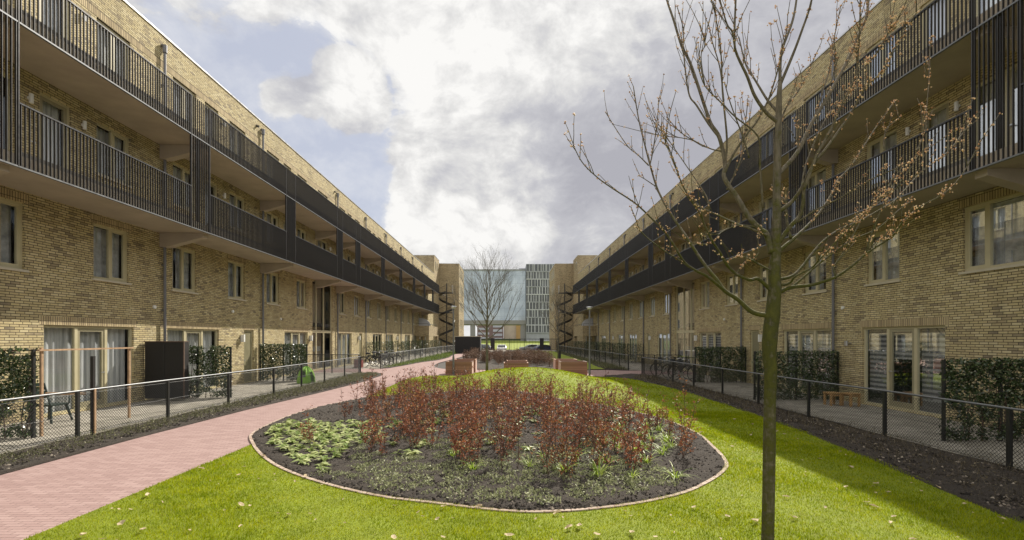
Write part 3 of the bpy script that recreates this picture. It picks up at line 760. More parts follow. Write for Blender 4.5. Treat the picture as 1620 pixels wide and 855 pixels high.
MB().box((7.9, 197.9, 0), (30, 197.98, 1.0)).build('plinth', 'panel_white', go)
# buildings seen under the glass office
bb = empty('banded_building', (-8, 260, .6), 'white banded building with red corners seen under the glass office', 'building')
MB().box((-16, 260, 0), (-2, 270, 12)).build('wall', 'render_red', bb)
for q in range(4): MB().box((-15.5, 259.8, 1.2+q*2.5), (-9.5, 259.99, 2.3+q*2.5)).build('balcony_band', 'panel_white', bb)
for q in range(4): MB().box((-7.5, 259.8, .6+q*2.3), (-2.5, 259.99, 1.9+q*2.3)).build('balcony_band', 'panel_white', bb)
tb = empty('tan_building', (4, 262, .6), 'plain tan building with an orange wall seen under the glass office', 'building')
MB().box((-1.8, 262, 0), (5, 272, 12)).build('wall', 'render_tan', tb)
MB().box((5, 261, 0), (7.6, 272, 12)).build('side_wall', 'render_orange', tb)
hb = empty('distant_hedge', (0, 225, .6), 'dark low hedge on the far side of the verge lawn', 'hedge')
mbh = MB().box((-40, 224, 0), (40, 226, 1.3)); mbh.build('foliage', 'hedge_leaf', hb)

# ------------------------------------------------------------------ leaf helpers
def quads(P, N, size, aspect=.6, jit=.35, bend=0):
    """leaf quads: centres P, directions N (n,3)"""
    n = len(P); N = N/np.linalg.norm(N, axis=1, keepdims=True)
    A = rng.normal(size=(n, 3)); U = np.cross(N, A); U /= np.linalg.norm(U, axis=1, keepdims=True)+1e-9
    s = (size*rng.uniform(1-jit, 1+jit, n))[:, None]
    tip = P+N*s; wd = U*s*aspect*.5; mid = P+N*s*.5
    V = np.stack([P, mid+wd, tip, mid-wd], 1).reshape(-1, 3)
    Fc = np.arange(n*4).reshape(n, 4)
    return V, Fc
def rdir(n, up=0.0):
    v = rng.normal(size=(n, 3)); v /= np.linalg.norm(v, axis=1, keepdims=True); v[:, 2] += up
    return v

# ------------------------------------------------------------------ lawn blades (stuff)
def blades(name, poly, ex, n, ymax, ymin, h, label, mat='grass', xr=(-5.2, 7), wmin=.0022):
    x = rng.uniform(xr[0], xr[1], n); 
    y = ymin+(ymax-ymin)*rng.uniform(0, 1, n)**1.6
    k = inpoly(x, y, poly)
    if ex is not None: k &= ~inpoly(x, y, ex)
    k &= (np.abs(x+.0) < y*1.12+.6)
    x, y = x[k], y[k]; n = len(x)
    hh = h*rng.uniform(.5, 1.35, n)*(1+.25*np.sin(x*2.3+y*1.7)); a = rng.uniform(0, 2*PI, n)
    wd = np.maximum(wmin, y*.00075)*rng.uniform(.7, 1.3, n)
    z = terr(x, y)+.008
    b0 = np.stack([x-np.cos(a)*wd, y-np.sin(a)*wd, z], 1); b1 = np.stack([x+np.cos(a)*wd, y+np.sin(a)*wd, z], 1)
    la = rng.uniform(0, 2*PI, n); ln = rng.uniform(.1, .75, n)*hh
    tp = np.stack([x+np.cos(la)*ln, y+np.sin(la)*ln, z+hh], 1)
    V = np.stack([b0, b1, tp], 1).reshape(-1, 3); Fc = np.arange(3*n).reshape(n, 3)
    me = bpy.data.meshes.new(name); me.vertices.add(3*n); me.vertices.foreach_set('co', V.ravel())
    me.loops.add(3*n); me.loops.foreach_set('vertex_index', Fc.ravel())
    me.polygons.add(n); me.polygons.foreach_set('loop_start', np.arange(0, 3*n, 3)); me.update(calc_edges=True)
    me.materials.append(M[mat]); o = bpy.data.objects.new(name, me); col.objects.link(o)
    return tag(o, label, 'grass', kind='stuff')
exp_bed = catmull(bed_pts, 4)
blades('grass', lawn_poly, exp_bed, 520000, 13, 3.6, .031, 'short bright green lawn grass around the planting bed')
blades('grass', lawn_poly, exp_bed, 130000, 27, 12, .034, 'short bright green lawn grass on the low mound behind the planting bed')

# ------------------------------------------------------------------ plants in the bed
def sapling_mesh(seed, H, nl, dense=1.0):
    r = random.Random(seed)
    stem = MB(); P = []
    ns = r.choice((2, 3, 3)) if nl > 120 else 1
    for j in range(ns):
        Hj = H*(1 if j == 0 else r.uniform(.45, .85)); lean = Vector((r.gauss(0, .16), r.gauss(0, .16), 0))*(0.5 if j == 0 else 1.4)
        pts = []; c = Vector((r.gauss(0, .02), r.gauss(0, .02), 0))
        for i in range(7):
            pts.append(c.copy()); c = c+Vector((r.gauss(0, .012), r.gauss(0, .012), Hj/6))+lean*(Hj/6)
        stem.tube(pts, [.0065*(1-.75*i/6) for i in range(7)], 5)
        tips = []
        for i in range(int((7 if j else 10)*dense)+3):
            t_ = r.uniform(.10, .93); a = r.uniform(0, 2*PI); L = r.uniform(.08, .27)*(1.2-t_*.85)*H**.5
            k = t_*6; i0 = int(k); p0 = pts[i0].lerp(pts[min(6, i0+1)], k-i0)
            p1 = p0+Vector((math.cos(a)*L, math.sin(a)*L, L*r.uniform(.2, 1.2)))
            stem.tube([p0, p0.lerp(p1, .5)+Vector((0, 0, -.01)), p1], [.0035, .0025, .0015], 4); tips.append((p0, p1, r.uniform(.2, 1.0)))
        tw = [t_[2] for t_ in tips]
        for i in range(int(nl/ns)):
            if r.random() < .82:
                a, b_, _ = r.choices(tips, tw)[0]; p = a.lerp(b_, r.uniform(.15, 1.05))
            else:
                k = r.uniform(.2, .97)*6; i0 = min(5, int(k)); p = pts[i0].lerp(pts[i0+1], k-i0)
            P.append(tuple(p+Vector((r.gauss(0, .014), r.gauss(0, .014), r.gauss(0, .015)))))
    V, Fc = quads(np.array(P), rdir(len(P), -.25), .036, .62)
    return stem, MB().np(V, Fc)
protos = []
plain('stem_brown', (.10, .065, .045), .8, .2, 20)
GR_B = 'copper leaved saplings in the planting bed'
for i in range(7):
    st, lf = sapling_mesh(100+i, [.55, .8, .68, 1.0, .5, .92, 1.12][i], [190, 260, 150, 300, 190, 80, 240][i], [1.4, 1.7, 1.1, 1.8, 1.4, .8, 1.5][i])
    e = local('beech_sapling', 'young sapling with dry copper red leaves in the large planting bed', 'sapling', GR_B)
    st.build('stem', 'stem_brown', e); lf.build('foliage', 'beech_leaf', e)
    protos.append(e)
def place(protos, spots, smin=.85, smax=1.15, label=None, group=None, first=None):
    used = first if first is not None else set()
    for (x, y) in spots:
        p = random.choice(protos)
        if p in used: o = copy_tree(p)
        else: o = p; used.add(p); kids[p] = list(p.children)
        if label: o['label'] = label; o['group'] = group
        s = random.uniform(smin, smax)
        o.location = (x, y, tz(x, y)+.02); o.rotation_euler.z = random.uniform(0, 6.28); o.scale = (s, s, s*random.uniform(.9, 1.12))
        o.rotation_euler.x = random.gauss(0, .08); o.rotation_euler.y = random.gauss(0, .08)
    return used
def spread(n, fn, dmin, tries=40000):
    out = []
    for _ in range(tries):
        p = fn()
        if p is None: continue
        if all((p[0]-q[0])**2+(p[1]-q[1])**2 > dmin*dmin for q in out): out.append(p)
        if len(out) >= n: break
    return out
def inbed(p, m=.25): 
    c = (-.8, 11); q = (c[0]+(p[0]-c[0])*(1+m/4), c[1]+(p[1]-c[1])*(1+m/5))
    return bool(inpoly(np.array([q[0]]), np.array([q[1]]), bed_poly)[0])
def main_sap():
    y = 6.55+random.random()**1.15*9.6; x = random.uniform(-5.0, 3.4)
    px = VX+F*x/y
    if not inbed((x, y), .35): return None
    if px < 585 and random.random() < .93: return None
    if px > 1020 and random.random() < .82: return None
    if y < 7.0 and (random.random() < .5 or px < 700): return None
    if px < 700 and y < 8.0: return None
    if px > 880 and y > 12 and random.random() < .45: return None
    return (x, y)
saps = spread(245, main_sap, .22)
used = place(protos, saps)
for o in list(col.objects):
    if o.name.startswith('beech_sapling') and o.type == 'EMPTY':
        xx, yy = o.location.x, o.location.y
        zone = ('the back' if yy > 12.5 else ('the middle depth' if yy > 9.3 else 'the front')); sd_ = 'left of centre' if VX+F*xx/yy < 760 else 'right of centre'
        o['label'] = f'young copper leaved sapling at {zone} of the large planting bed, {sd_}'
        o['group'] = f'copper leaved saplings at {zone} of the bed, {sd_}'
# mid bed hedge of the same copper saplings
bushes = []
for i in range(3):
    e = local('beech_bush', 'dense brown leaved bush in the bed beyond the timber planters', 'shrub', 'brown bushes in the far bed'); S = MB(); P = []
    rb_ = random.Random(300+i)
    for k in range(9):
        a = rb_.uniform(0, 6.28); r0_ = rb_.uniform(.02, .30); b0_ = Vector((r0_*math.cos(a), r0_*math.sin(a), 0)); tp = b0_+Vector((rb_.gauss(0, .08), rb_.gauss(0, .08), rb_.uniform(.75, 1.1)))
        S.tube([b0_, b0_.lerp(tp, .5)+Vector((rb_.gauss(0, .02), 0, 0)), tp], [.008, .006, .002], 4)
        for q in range(60): P.append(tuple(b0_.lerp(tp, rb_.uniform(.15, 1.02))+Vector((rb_.gauss(0, .07), rb_.gauss(0, .07), rb_.gauss(0, .04)))))
    S.build('stems', 'stem_brown', e); V, Fc = quads(np.array(P), rdir(len(P), -.2), .062, .6); MB().np(V, Fc).build('foliage', 'brown_leaf', e); bushes.append(e)
def hed():
    x = random.uniform(-3.6, 3.6); y = random.uniform(32.5, 46)
    if y < 36 and not (.9 < x < 3.2): return None
    if x < -.6 and y < 37.5: return None
    return (x, y)
place(bushes, spread(105, hed, .48), .72, 1.0)

# low leafy rosettes at the left of the bed
ros = []
for i in range(4):
    e = local('leafy_rosette', 'low plant with broad pale green leaves at the left of the planting bed', 'bedding plant', 'leafy low plants in the planting bed')
    n = 17; a = np.sort(rng.uniform(0, 2*PI, n)); el = rng.uniform(.12, .9, n); L = rng.uniform(.10, .17, n)
    mb = MB()
    for k in range(n):
        d = Vector((math.cos(a[k]), math.sin(a[k]), 0)); sd_ = Vector((-d.y, d.x, 0)); w_ = L[k]*.24
        z1 = L[k]*math.sin(el[k]); r1 = L[k]*.55; r2 = L[k]
        p0 = d*.015; p1 = d*r1*.7*math.cos(el[k])+Vector((0, 0, z1*.75)); p2 = d*r2+Vector((0, 0, z1*.55)); 
        mb.add([p0, p1+sd_*w_, p1*1.02+Vector((0, 0, -.008)), p1-sd_*w_, p2], [(0, 2, 1), (0, 3, 2), (1, 2, 4), (2, 3, 4)])
    mb.build('foliage', 'rosette_leaf', e); ros.append(e)
def ros_fn():
    y = random.uniform(6.9, 11.2); x = random.uniform(-5.1, -1.2); px = VX+F*x/y; py = HY+F*2/y
    if not inbed((x, y), .3): return None
    if px > 595-(py-700)*.2 or px < 415: return None
    if py > 700 and px > 560-(py-700)*1.0: return None
    return (x, y)
place(ros, spread(130, ros_fn, .22), .9, 1.35)
def ros_r():
    y = random.uniform(8.0, 14.5); x = random.uniform(-2.8, 3.3)
    if not inbed((x, y), .4): return None
    px = VX+F*x/y
    if px < 850: return None if random.random() < .45 else (x, y)
    return (x, y) if y > 11 else None
R2 = [copy_tree(r) for r in ros]
place(R2, spread(95, ros_r, .24), .9, 1.5, 'low bright green leafy plant among the copper saplings', 'leafy plants among the saplings', set())
# arching blade plants on the right
bl_ = []
for i in range(3):
    e = local('daylily', 'clump of arching lime green strap leaves at the right of the planting bed', 'plant', 'strap leaved clumps in the planting bed')
    mb = MB(); n = 26
    for k in range(n):
        a = random.uniform(0, 2*PI); L = random.uniform(.16, .34); d = Vector((math.cos(a), math.sin(a), 0)); s_ = Vector((-d.y, d.x, 0))*.009
        e0_ = random.uniform(.7, 1.35); pts = []; pos = d*.02; an = e0_
        for q in range(5):
            pts.append(pos.copy()); pos = pos+(d*math.cos(an)+Vector((0, 0, 1))*math.sin(an))*L/4; an -= random.uniform(.25, .6)
        vs = []
        for q, p in enumerate(pts): vs += [p+s_*(1-q/4.4), p-s_*(1-q/4.4)]
        mb.add(vs, [(2*q, 2*q+1, 2*q+3, 2*q+2) for q in range(4)])
    mb.build('foliage', 'blade_leaf', e); bl_.append(e)
lily = [(2.35, 6.75), (1.75, 6.75), (1.3, 6.85), (.85, 7.1), (.35, 7.35), (1.55, 7.6), (2.2, 8.3), (2.45, 8.8), (2.75, 9.2), (2.95, 8.7), (2.6, 8.1), (2.0, 9.0), (2.3, 9.6), (2.9, 10.0), (3.15, 9.5), (1.7, 8.8), (3.1, 10.7), (2.5, 10.5), (1.9, 10.0), (-.9, 8.0), (-.5, 7.2), (2.75, 8.4), (3.0, 9.15), (2.1, 9.35), (2.65, 9.6), (2.45, 8.5), (1.95, 8.5), (2.85, 9.9), (2.3, 10.1), (1.1, 7.8), (.6, 8.0), (2.2, 7.6), (1.75, 9.5), (3.2, 10.2)]
place(bl_, lily, .8, 1.35)
# grey-green ground cover clumps along the front
sg_ = []
for i in range(4):
    e = local('sage_clump', 'small grey green ground cover clump at the front of the planting bed', 'ground cover plant', 'grey green clumps along the bed front')
    n = 130; a = rng.uniform(0, 2*PI, n); r = .15*np.sqrt(rng.uniform(0, 1, n)); P = np.stack([r*np.cos(a), r*np.sin(a), rng.uniform(0, .07, n)*(1-r/.2)], 1)
    V, Fc = quads(P, rdir(n, .7), .032, .5); MB().np(V, Fc).build('foliage', 'sage_leaf', e); sg_.append(e)
def sgf():
    y = random.uniform(5.75, 9.5); x = random.uniform(-3.6, 3.0)
    if not inbed((x, y), .2): return None
    if y > 7.6 and random.random() < .8: return None
    if VX+F*x/y < 560 and y > 7.0: return None
    if x > 2.3: return None
    return (x, y)
place(sg_, spread(175, sgf, .18), .8, 1.35)

def clods(name, poly, n, label, s0=.012, s1=.035, ymax=20, near=1.3):
    xs = [p[0] for p in poly]; ys = [p[1] for p in poly]
    x = rng.uniform(min(xs), max(xs), n); y = min(ys)+(min(max(ys), ymax)-min(ys))*rng.uniform(0, 1, n)**near
    k = inpoly(x, y, poly); x, y = x[k], y[k]; n = len(x); s = rng.uniform(s0, s1, n)**1
    base = np.array([(1, 0, 0), (0, 1, 0), (-1, 0, 0), (0, -1, 0), (0, 0, .8), (0, 0, -.6)], float)
    fc = np.array([(0, 1, 4), (1, 2, 4), (2, 3, 4), (3, 0, 4), (1, 0, 5), (2, 1, 5), (3, 2, 5), (0, 3, 5)])
    V = (base[None]*s[:, None, None]*rng.uniform(.5, 1.4, (n, 6, 3)) + np.stack([x, y, terr(x, y)+.035], 1)[:, None]).reshape(-1, 3)
    Fc = (fc[None]+np.arange(n)[:, None, None]*6).reshape(-1, 3)
    mb = MB().np(V, Fc); return tag(mb.build(name, 'clod'), label, 'soil clods', kind='stuff')
clods('soil_clods', bed_poly, 26000, 'loose dark soil clods covering the planting bed', .008, .026, 17, 1.7)
stripR = [(5.35, 3), (5.6, 5.3), (5.95, 7.5), (6.3, 10), (6.6, 14.5), (6.65, 17), (6.5, 20), (6.0, 23.2), (7.4, 26), (7.85, 26), (7.95, 3)]
stripL = [(-8.5, 3), (-8.4, 10), (-8.25, 19), (-8.3, 27.2), (-7.2, 27.2), (-6.65, 25.7), (-6.6, 21.4), (-6.9, 17.3), (-7.3, 13.4), (-7.45, 9.7), (-7.5, 3)]
clods('soil_clods', stripR, 15000, 'loose dark soil clods in the strip along the right fence', .01, .035, 22, 1.5)
clods('soil_clods', stripL, 9000, 'loose dark soil clods in the strip along the left fence', .01, .03, 22, 1.3)

def twiggy(name, poly, n, label, mat, h, nleaf, ymax=30, twig=True, near=1.2, dz=0):
    xs = [p[0] for p in poly]; ys = [p[1] for p in poly]
    x = rng.uniform(min(xs), max(xs), n); y = min(ys)+(min(max(ys), ymax)-min(ys))*rng.uniform(0, 1, n)**near
    k = inpoly(x, y, poly); x, y = x[k], y[k]; n = len(x); z = terr(x, y)+.02
    L = rng.uniform(.5, 1.3, n)*h; d = rdir(n, .9); d /= np.linalg.norm(d, axis=1, keepdims=True); d[:, 2] = np.abs(d[:, 2])
    B = np.stack([x, y, z], 1); Tp = B+d*L[:, None]; wv = np.cross(d, rng.normal(size=(n, 3))); wv /= np.linalg.norm(wv, axis=1, keepdims=True); wv *= (np.maximum(.002, y*.00035))[:, None]
    V = np.stack([B+wv, B-wv, Tp], 1).reshape(-1, 3); Fc = np.arange(3*n).reshape(n, 3)
    mb = MB().np(V, Fc)
    m_ = n*nleaf; idx = rng.integers(0, n, m_); P = B[idx]+(Tp-B)[idx]*rng.uniform(.2, 1.05, m_)[:, None]+rng.normal(size=(m_, 3))*.02
    P[:, 2] = np.maximum(P[:, 2], z[idx]+.005)
    V, Fc = quads(P, rdir(m_, .3), .028+0*h, .55); mb.v.extend(map(tuple, V.tolist())); k0 = mb.n; mb.f.extend(map(tuple, (Fc+k0).tolist())); mb.n += len(V)
    return tag(mb.build(name, mat), label, 'ground cover', kind='stuff')
twiggy('low_shrubs', stripR, 9000, 'sparse bare twiggy ground cover along the right fence', 'strip_twig', .24, 1)
twiggy('low_shrubs', [(p[0] if p[0] < -8 else p[0]-.15, p[1]) for p in stripL], 9000, 'grey green twiggy ground cover along the left fence', 'twig_leaf', .13, 4, 28)
twiggy('low_shrubs', [(-8.1, 31.6), (-7.5, 34), (-7.05, 39), (-6.15, 43.2), (-5.95, 49), (-6.3, 56), (-6.2, 70), (-7.6, 70), (-8.0, 50)], 5200, 'yellow green ground cover beside the far part of the left path', 'low_green', .28, 4, 70, near=1.5)
twiggy('low_shrubs', [(6.3, 31), (7.7, 31), (7.5, 70), (7.0, 70), (6.6, 46), (6.4, 36)], 4200, 'dark low ground cover along the far right fence', 'twig_leaf', .28, 4, 70, near=1.5)

# fallen leaves on the lawn
lf_p = []
for i in range(4):
    mb = MB(); n = 7; pts = []
    for k in range(n):
        a = 2*PI*k/n; r = random.uniform(.5, 1.1); pts.append((.03*r*math.cos(a)*1.3, .03*r*math.sin(a)*.7, .012+random.uniform(-.006, .012)))
    mb.add([(0, 0, .006)]+pts, [(0, k+1, (k+1) % n+1) for k in range(n)])
    o = mb.build('fallen_leaf', 'dry_leaf'); tag(o, 'pale dry fallen leaf lying on the lawn in front of the bed', 'leaf', 'fallen leaves scattered on the lawn'); lf_p.append(o)
lsp = spread(150, lambda: (lambda x, y: (x, y) if inpoly(np.array([x]), np.array([y]), lawn_poly)[0] and not inpoly(np.array([x]), np.array([y]), exp_bed)[0] and abs(x) < y*1.05 else None)(random.uniform(-4.6, 5.8), 4.6+random.random()**1.3*9), .12)
for i, (x, y) in enumerate(lsp):
    o = lf_p[i] if i < 4 else random.choice(lf_p).copy()
    if i >= 4: col.objects.link(o)
    o.location = (x, y, tz(x, y)+.035); o.rotation_euler = (random.gauss(0, .2), random.gauss(0, .2), random.uniform(0, 6.28)); s = random.choice((.5, .6, .7, .9, 1.3, 1.6)); o.scale = (s, s, s)

# ------------------------------------------------------------------ wire fences
def fence(pts, post_sp, h, label, mesh=True, far=False, shade='rail_metal'):
    P = [Vector((p[0], p[1], tz(*p))) for p in pts]
    root = empty('mesh_fence', tuple(P[0]), label, 'fence')
    rail = MB(); rail.tube([p+Vector((0, 0, h)) for p in P], .021, 8)
    rail.build('top_rail', shade, root, smooth=True)
    wires = MB()
    for a, b_ in zip(P[:-1], P[1:]):
        L = (b_-a).length; n = max(1, round(L/post_sp)); d = (b_-a)/L
        for k in range(n+(b_ is P[-1])):
            q = a+d*(L*k/n); MB().box((q.x-.028, q.y-.028, q.z-.1), (q.x+.028, q.y+.028, q.z+h-.018)).build('post', 'fence_black', root)
        # three straining wires
        for z in (.08, h*.5, h-.06): wires.tube([a+Vector((0, 0, z)), b_+Vector((0, 0, z))], .003 if not far else .005, 4, False)
        if mesh:
            st = .065 if not far else .12; r = .0038 if not far else .005; hh = h-.12; m_ = int(L/st)
            nn = Vector((d.y, -d.x, 0))
            for k in range(m_+int(hh/st)+1):
                for sgn in (1, -1):
                    x0 = k*st; x1 = x0-hh
                    s0, z0, s1, z1 = x0, .06, x1, .06+hh
                    if s0 > L: z0 += (s0-L); s0 = L
                    if s1 < 0: z1 += s1; s1 = 0
                    if z1-z0 < .01: continue
                    if sgn < 0: s0, s1 = L-s0, L-s1
                    A = a+d*s0+Vector((0, 0, z0)); B = a+d*s1+Vector((0, 0, z1)); u = (B-A).normalized().cross(nn)*r
                    wires.add([A+u, A-u, A+nn*r*1.2, B+u, B-u, B+nn*r*1.2], [(0, 1, 4, 3), (1, 2, 5, 4), (2, 0, 3, 5)])
    wires.build('wire_mesh', 'fence_black', root)
    return root
fence([(-8.6, 4.6), (-8.55, 7.1), (-8.5, 9.57), (-8.45, 12.05), (-8.35, 14.5), (-8.2, 17), (-8.2, 19.3), (-8.15, 21.6), (-8.3, 27.4)], 2.4, .94, 'black wire mesh fence with steel top rail along the near half of the left path')
fence([(7.95, 5.2), (7.95, 7.65), (7.97, 10.2), (7.8, 12.5), (7.8, 15), (7.8, 17.5), (7.8, 20.2), (7.6, 27.2)], 2.4, .98, 'black wire mesh fence with steel top rail along the right edge of the lawn')
fence([(-8.15, 31.2), (-8.1, 40), (-7.9, 55), (-7.4, 70)], 2.45, .94, 'black wire mesh fence along the far half of the left path', far=True)
fence([(7.75, 30.9), (7.7, 45), (7.3, 70)], 2.45, .98, 'black wire mesh fence along the far half of the right side', far=True)
fence([(-11.4, 27.3), (-8.35, 27.3)], 1.5, 1.05, 'short black fence across the patio on the near side of the left entrance', far=True, shade='fence_black')
fence([(7.65, 27.0), (11.1, 27.0)], 1.7, 1.0, 'short black fence across the patio on the near side of the right entrance', far=True, shade='fence_black')
fence([(7.75, 30.85), (11.1, 30.85)], 1.7, 1.0, 'short black fence across the patio on the far side of the right entrance', far=True, shade='fence_black')

# ------------------------------------------------------------------ evergreen screens between the patios
def hedge(x0, x1, y, h, n, label, seed, gaps=.3):
    xa, xb = sorted((x0, x1)); g = tz(x0, y); root = empty('ivy_screen', ((xa+xb)/2, y, g), label, 'hedge screen')
    fr = MB()
    for x in (xa, (xa+xb)/2, xb): fr.box((x-.025, y-.025, g), (x+.025, y+.025, g+h+.02))
    for z in np.arange(.2, h+.01, .22): fr.tube([(xa, y, g+z), (xb, y, g+z)], .004, 4, False)
    for x in np.arange(xa+.12, xb, .16): fr.tube([(x, y, g), (x, y, g+h)], .003, 4, False)
    fr.build('support_frame', 'fence_black', root)
    # leaves gathered on stems, with gaps
    m_ = int(n*1.5); P = np.stack([rng.uniform(xa, xb, m_), y+rng.normal(0, .055, m_), g+rng.uniform(.05, h+.03, m_)], 1)
    f = np.zeros(m_)
    rs = np.random.default_rng(seed)
    for _ in range(26):
        k = rs.normal(size=2)*rs.uniform(5, 16); f += np.cos(P[:, 0]*k[0]+P[:, 2]*k[1]+rs.uniform(0, 6.28))
    f += (P[:, 2]-g)/h*.4
    P = P[f > np.quantile(f, gaps)]
    V, Fc = quads(P, rdir(len(P), -.1), .056, .75); lv = MB().np(V, Fc); lv.build('foliage', 'hedge_leaf', root)
    st = MB()
    for _ in range(14):
        x = rs.uniform(xa, xb); pts = [(x+rs.normal()*.05*q, y+rs.normal()*.02, g+h*q/4) for q in range(5)]; st.tube(pts, [.012, .01, .008, .006, .003], 5)
    st.build('stems', 'stem_brown', root)
    return root
hs = [(9.62, 1.75, -9.42), (16.1, 1.68, -9.2), (22.35, 1.68, -9.25), (39.05, 1.66, -9.2), (45.6, 1.66, -9.2), (52.1, 1.66, -9.1), (58.6, 1.66, -9.0), (65.0, 1.66, -8.8)]
ll = ['ivy screen nearest the camera on the left patio, beside the orange timber post', 'ivy screen behind the tall black cabinet on the left', 'ivy screen just before the left entrance hall, by the green toy',
      'ivy screen just beyond the left entrance hall', 'second ivy screen beyond the left entrance hall', 'third ivy screen beyond the left entrance hall', 'fourth ivy screen beyond the left entrance hall', 'last ivy screen on the left, near the spiral stair']
for i, (y, h, xo) in enumerate(hs): hedge(-11.4, xo, y, h, 7000 if i < 3 else 2600, ll[i], 10+i, .20 if i < 2 else .09)
hs = [(9.8, 1.64, 8.85), (16.3, 1.62, 8.35), (22.6, 1.64, 8.8), (39.5, 1.62, 8.6), (46, 1.62, 8.5), (52.5, 1.62, 8.4), (59, 1.62, 8.3), (65.4, 1.62, 8.2)]
lr = ['ivy screen nearest the camera on the right patio, at the picture edge', 'ivy screen behind the trunk of the budding tree, beyond the wooden stools', 'ivy screen just before the right entrance hall, behind the bicycles',
      'ivy screen just beyond the right entrance hall', 'second ivy screen beyond the right entrance hall', 'third ivy screen beyond the right entrance hall', 'fourth ivy screen beyond the right entrance hall', 'last ivy screen on the right, near the spiral stair']
for i, (y, h, xo) in enumerate(hs): hedge(11.15, xo, y, h, 7500 if i < 3 else 2600, lr[i], 40+i, .28 if i < 1 else .10)
hedge(-9.15, -9.2+.95, 16.75, 1.0, 0+200, 'low half grown plant panel beside the black cabinet', 71, .3) if False else None

# ------------------------------------------------------------------ timber planters
def planter(x0, y0, wd, dp, h, label):
    root = empty('timber_planter', (x0+wd/2, y0, tz(x0+wd/2, y0)), label, 'planter'); z = 0
    b_ = MB(); t_ = .05
    MB().box((x0, y0, z), (x0+wd, y0+t_, z+h)).build('side_board', 'planter_wood', root); MB().box((x0, y0+dp-t_, z), (x0+wd, y0+dp, z+h)).build('side_board', 'planter_wood', root)
    MB().box((x0-.0, y0+t_, z), (x0+t_, y0+dp-t_, z+h)).build('end_board', 'planter_end_lit', root); MB().box((x0+wd-t_, y0+t_, z), (x0+wd, y0+dp-t_, z+h)).build('end_board', 'planter_end_lit', root)
    for x in (x0-.035, x0+wd-.035):
        MB().box((x, y0-.02, z), (x+.07, y0+.0, z+h+.0)).build('corner_batten', 'planter_end_lit', root) if False else None
    MB().box((x0+t_, y0+t_, z+.05), (x0+wd-t_, y0+dp-t_, z+h-.10)).build('earth', 'soil', root)
    MB().box((x0-.01, y0-.012, z+h), (x0+wd+.01, y0+t_+.01, z+h+.025)).box((x0-.01, y0+dp-t_-.01, z+h), (x0+wd+.01, y0+dp+.012, z+h+.025)).box((x0-.01, y0+t_+.01, z+h), (x0+t_, y0+dp-t_-.01, z+h+.025)).box((x0+wd-t_, y0+t_+.01, z+h), (x0+wd+.01, y0+dp-t_-.01, z+h+.025)).build('top_frame', 'planter_wood', root)
planter(-3.3, 26.0, 1.42, 1.3, .68, 'square timber planter on the left of the cross path, in front of another')
planter(-3.05, 27.7, 1.25, 1.3, .72, 'timber planter directly behind the left front planter')
planter(-.17, 27.2, 1.38, 1.3, .55, 'timber planter in the middle, half hidden by the grass mound')
planter(.0, 29.0-.2, 1.2, .9, .60, 'timber planter behind the middle one')
planter(2.90, 26.0, 1.42, 1.3, .68, 'square timber planter on the right of the cross path, in front of another')
planter(2.78, 27.7, 1.25, 1.3, .72, 'timber planter directly behind the right front planter')

# storage block by the gate
root = empty('storage_block', (-5, 61.4, 0), 'low dark grey storage enclosure with a flat light rimmed roof near the gate', 'storage shed')
MB().box((-6.6, 61.4, 0), (-3.4, 64.4, 2.12)).build('walls', 'box_dark', root)
MB().box((-6.65, 61.35, 2.12), (-3.35, 64.45, 2.2)).build('roof', 'sill', root)
dd = MB()
for x in (-5.5, -4.5): dd.box((x-.008, 61.385, .1), (x+.008, 61.398, 2.05))
dd.build('door_joints', 'fence_black', root)

# lamp posts
def lamp(x, y, h, label):
    root = empty('lamp_post', (x, y, tz(x, y)), label, 'lamp post', 'slim grey lamp posts beside the cross path'); z = tz(x, y)
    MB().tube([(x, y, z), (x, y, z+1.0), (x, y, z+1.0), (x, y, z+h)], [.055, .055, .042, .038], 12).build('pole', 'pipe', root, smooth=False)
    MB().tube([(x, y, z+h-.02), (x, y, z+h+.02), (x, y, z+h+.07)], [.05, .17, .15], 16).build('lamp_head', 'galvanised', root)
    MB().tube([(x, y, z+h-.06), (x, y, z+h-.01)], [.1, .12], 12).build('lens', 'lamp_white', root)
lamp(-2.85, 25.75, 3.62, 'slim grey lamp post in front of the left timber planters')
lamp(4.22, 24.7, 3.52, 'slim grey lamp post beside the right timber planters')

# ------------------------------------------------------------------ gate railing at the far end
root = empty('railing_gate', (0, 78, 0), 'tall black steel bar gate and railing closing the courtyard at the street', 'gate')
z0, z1 = -.1, 1.83
for x in (-2.3, 5.6): MB().box((x-.3, 77.8, z0), (x+.3, 78.2, z1+.1)).build('gate_pillar', 'box_dark', root)
for (a, b_) in ((-8.1, -2.6), (-2.0, 5.3), (5.9, 8.4)):
    mb = MB().box((a, 77.98, z1-.07), (b_, 78.02, z1)).box((a, 77.98, z0+.08), (b_, 78.02, z0+.14))
    x = a+.12
    while x < b_-.05: mb.box((x-.022, 77.98, z0+.14), (x+.022, 78.02, z1-.07)); x += .24
    for x in np.arange(a, b_+.01, (b_-a)/max(1, round((b_-a)/2.4))): mb.box((x-.035, 77.96, z0), (x+.035, 78.04, z1+.06))
    mb.build('bar_panel', 'fence_black', root)

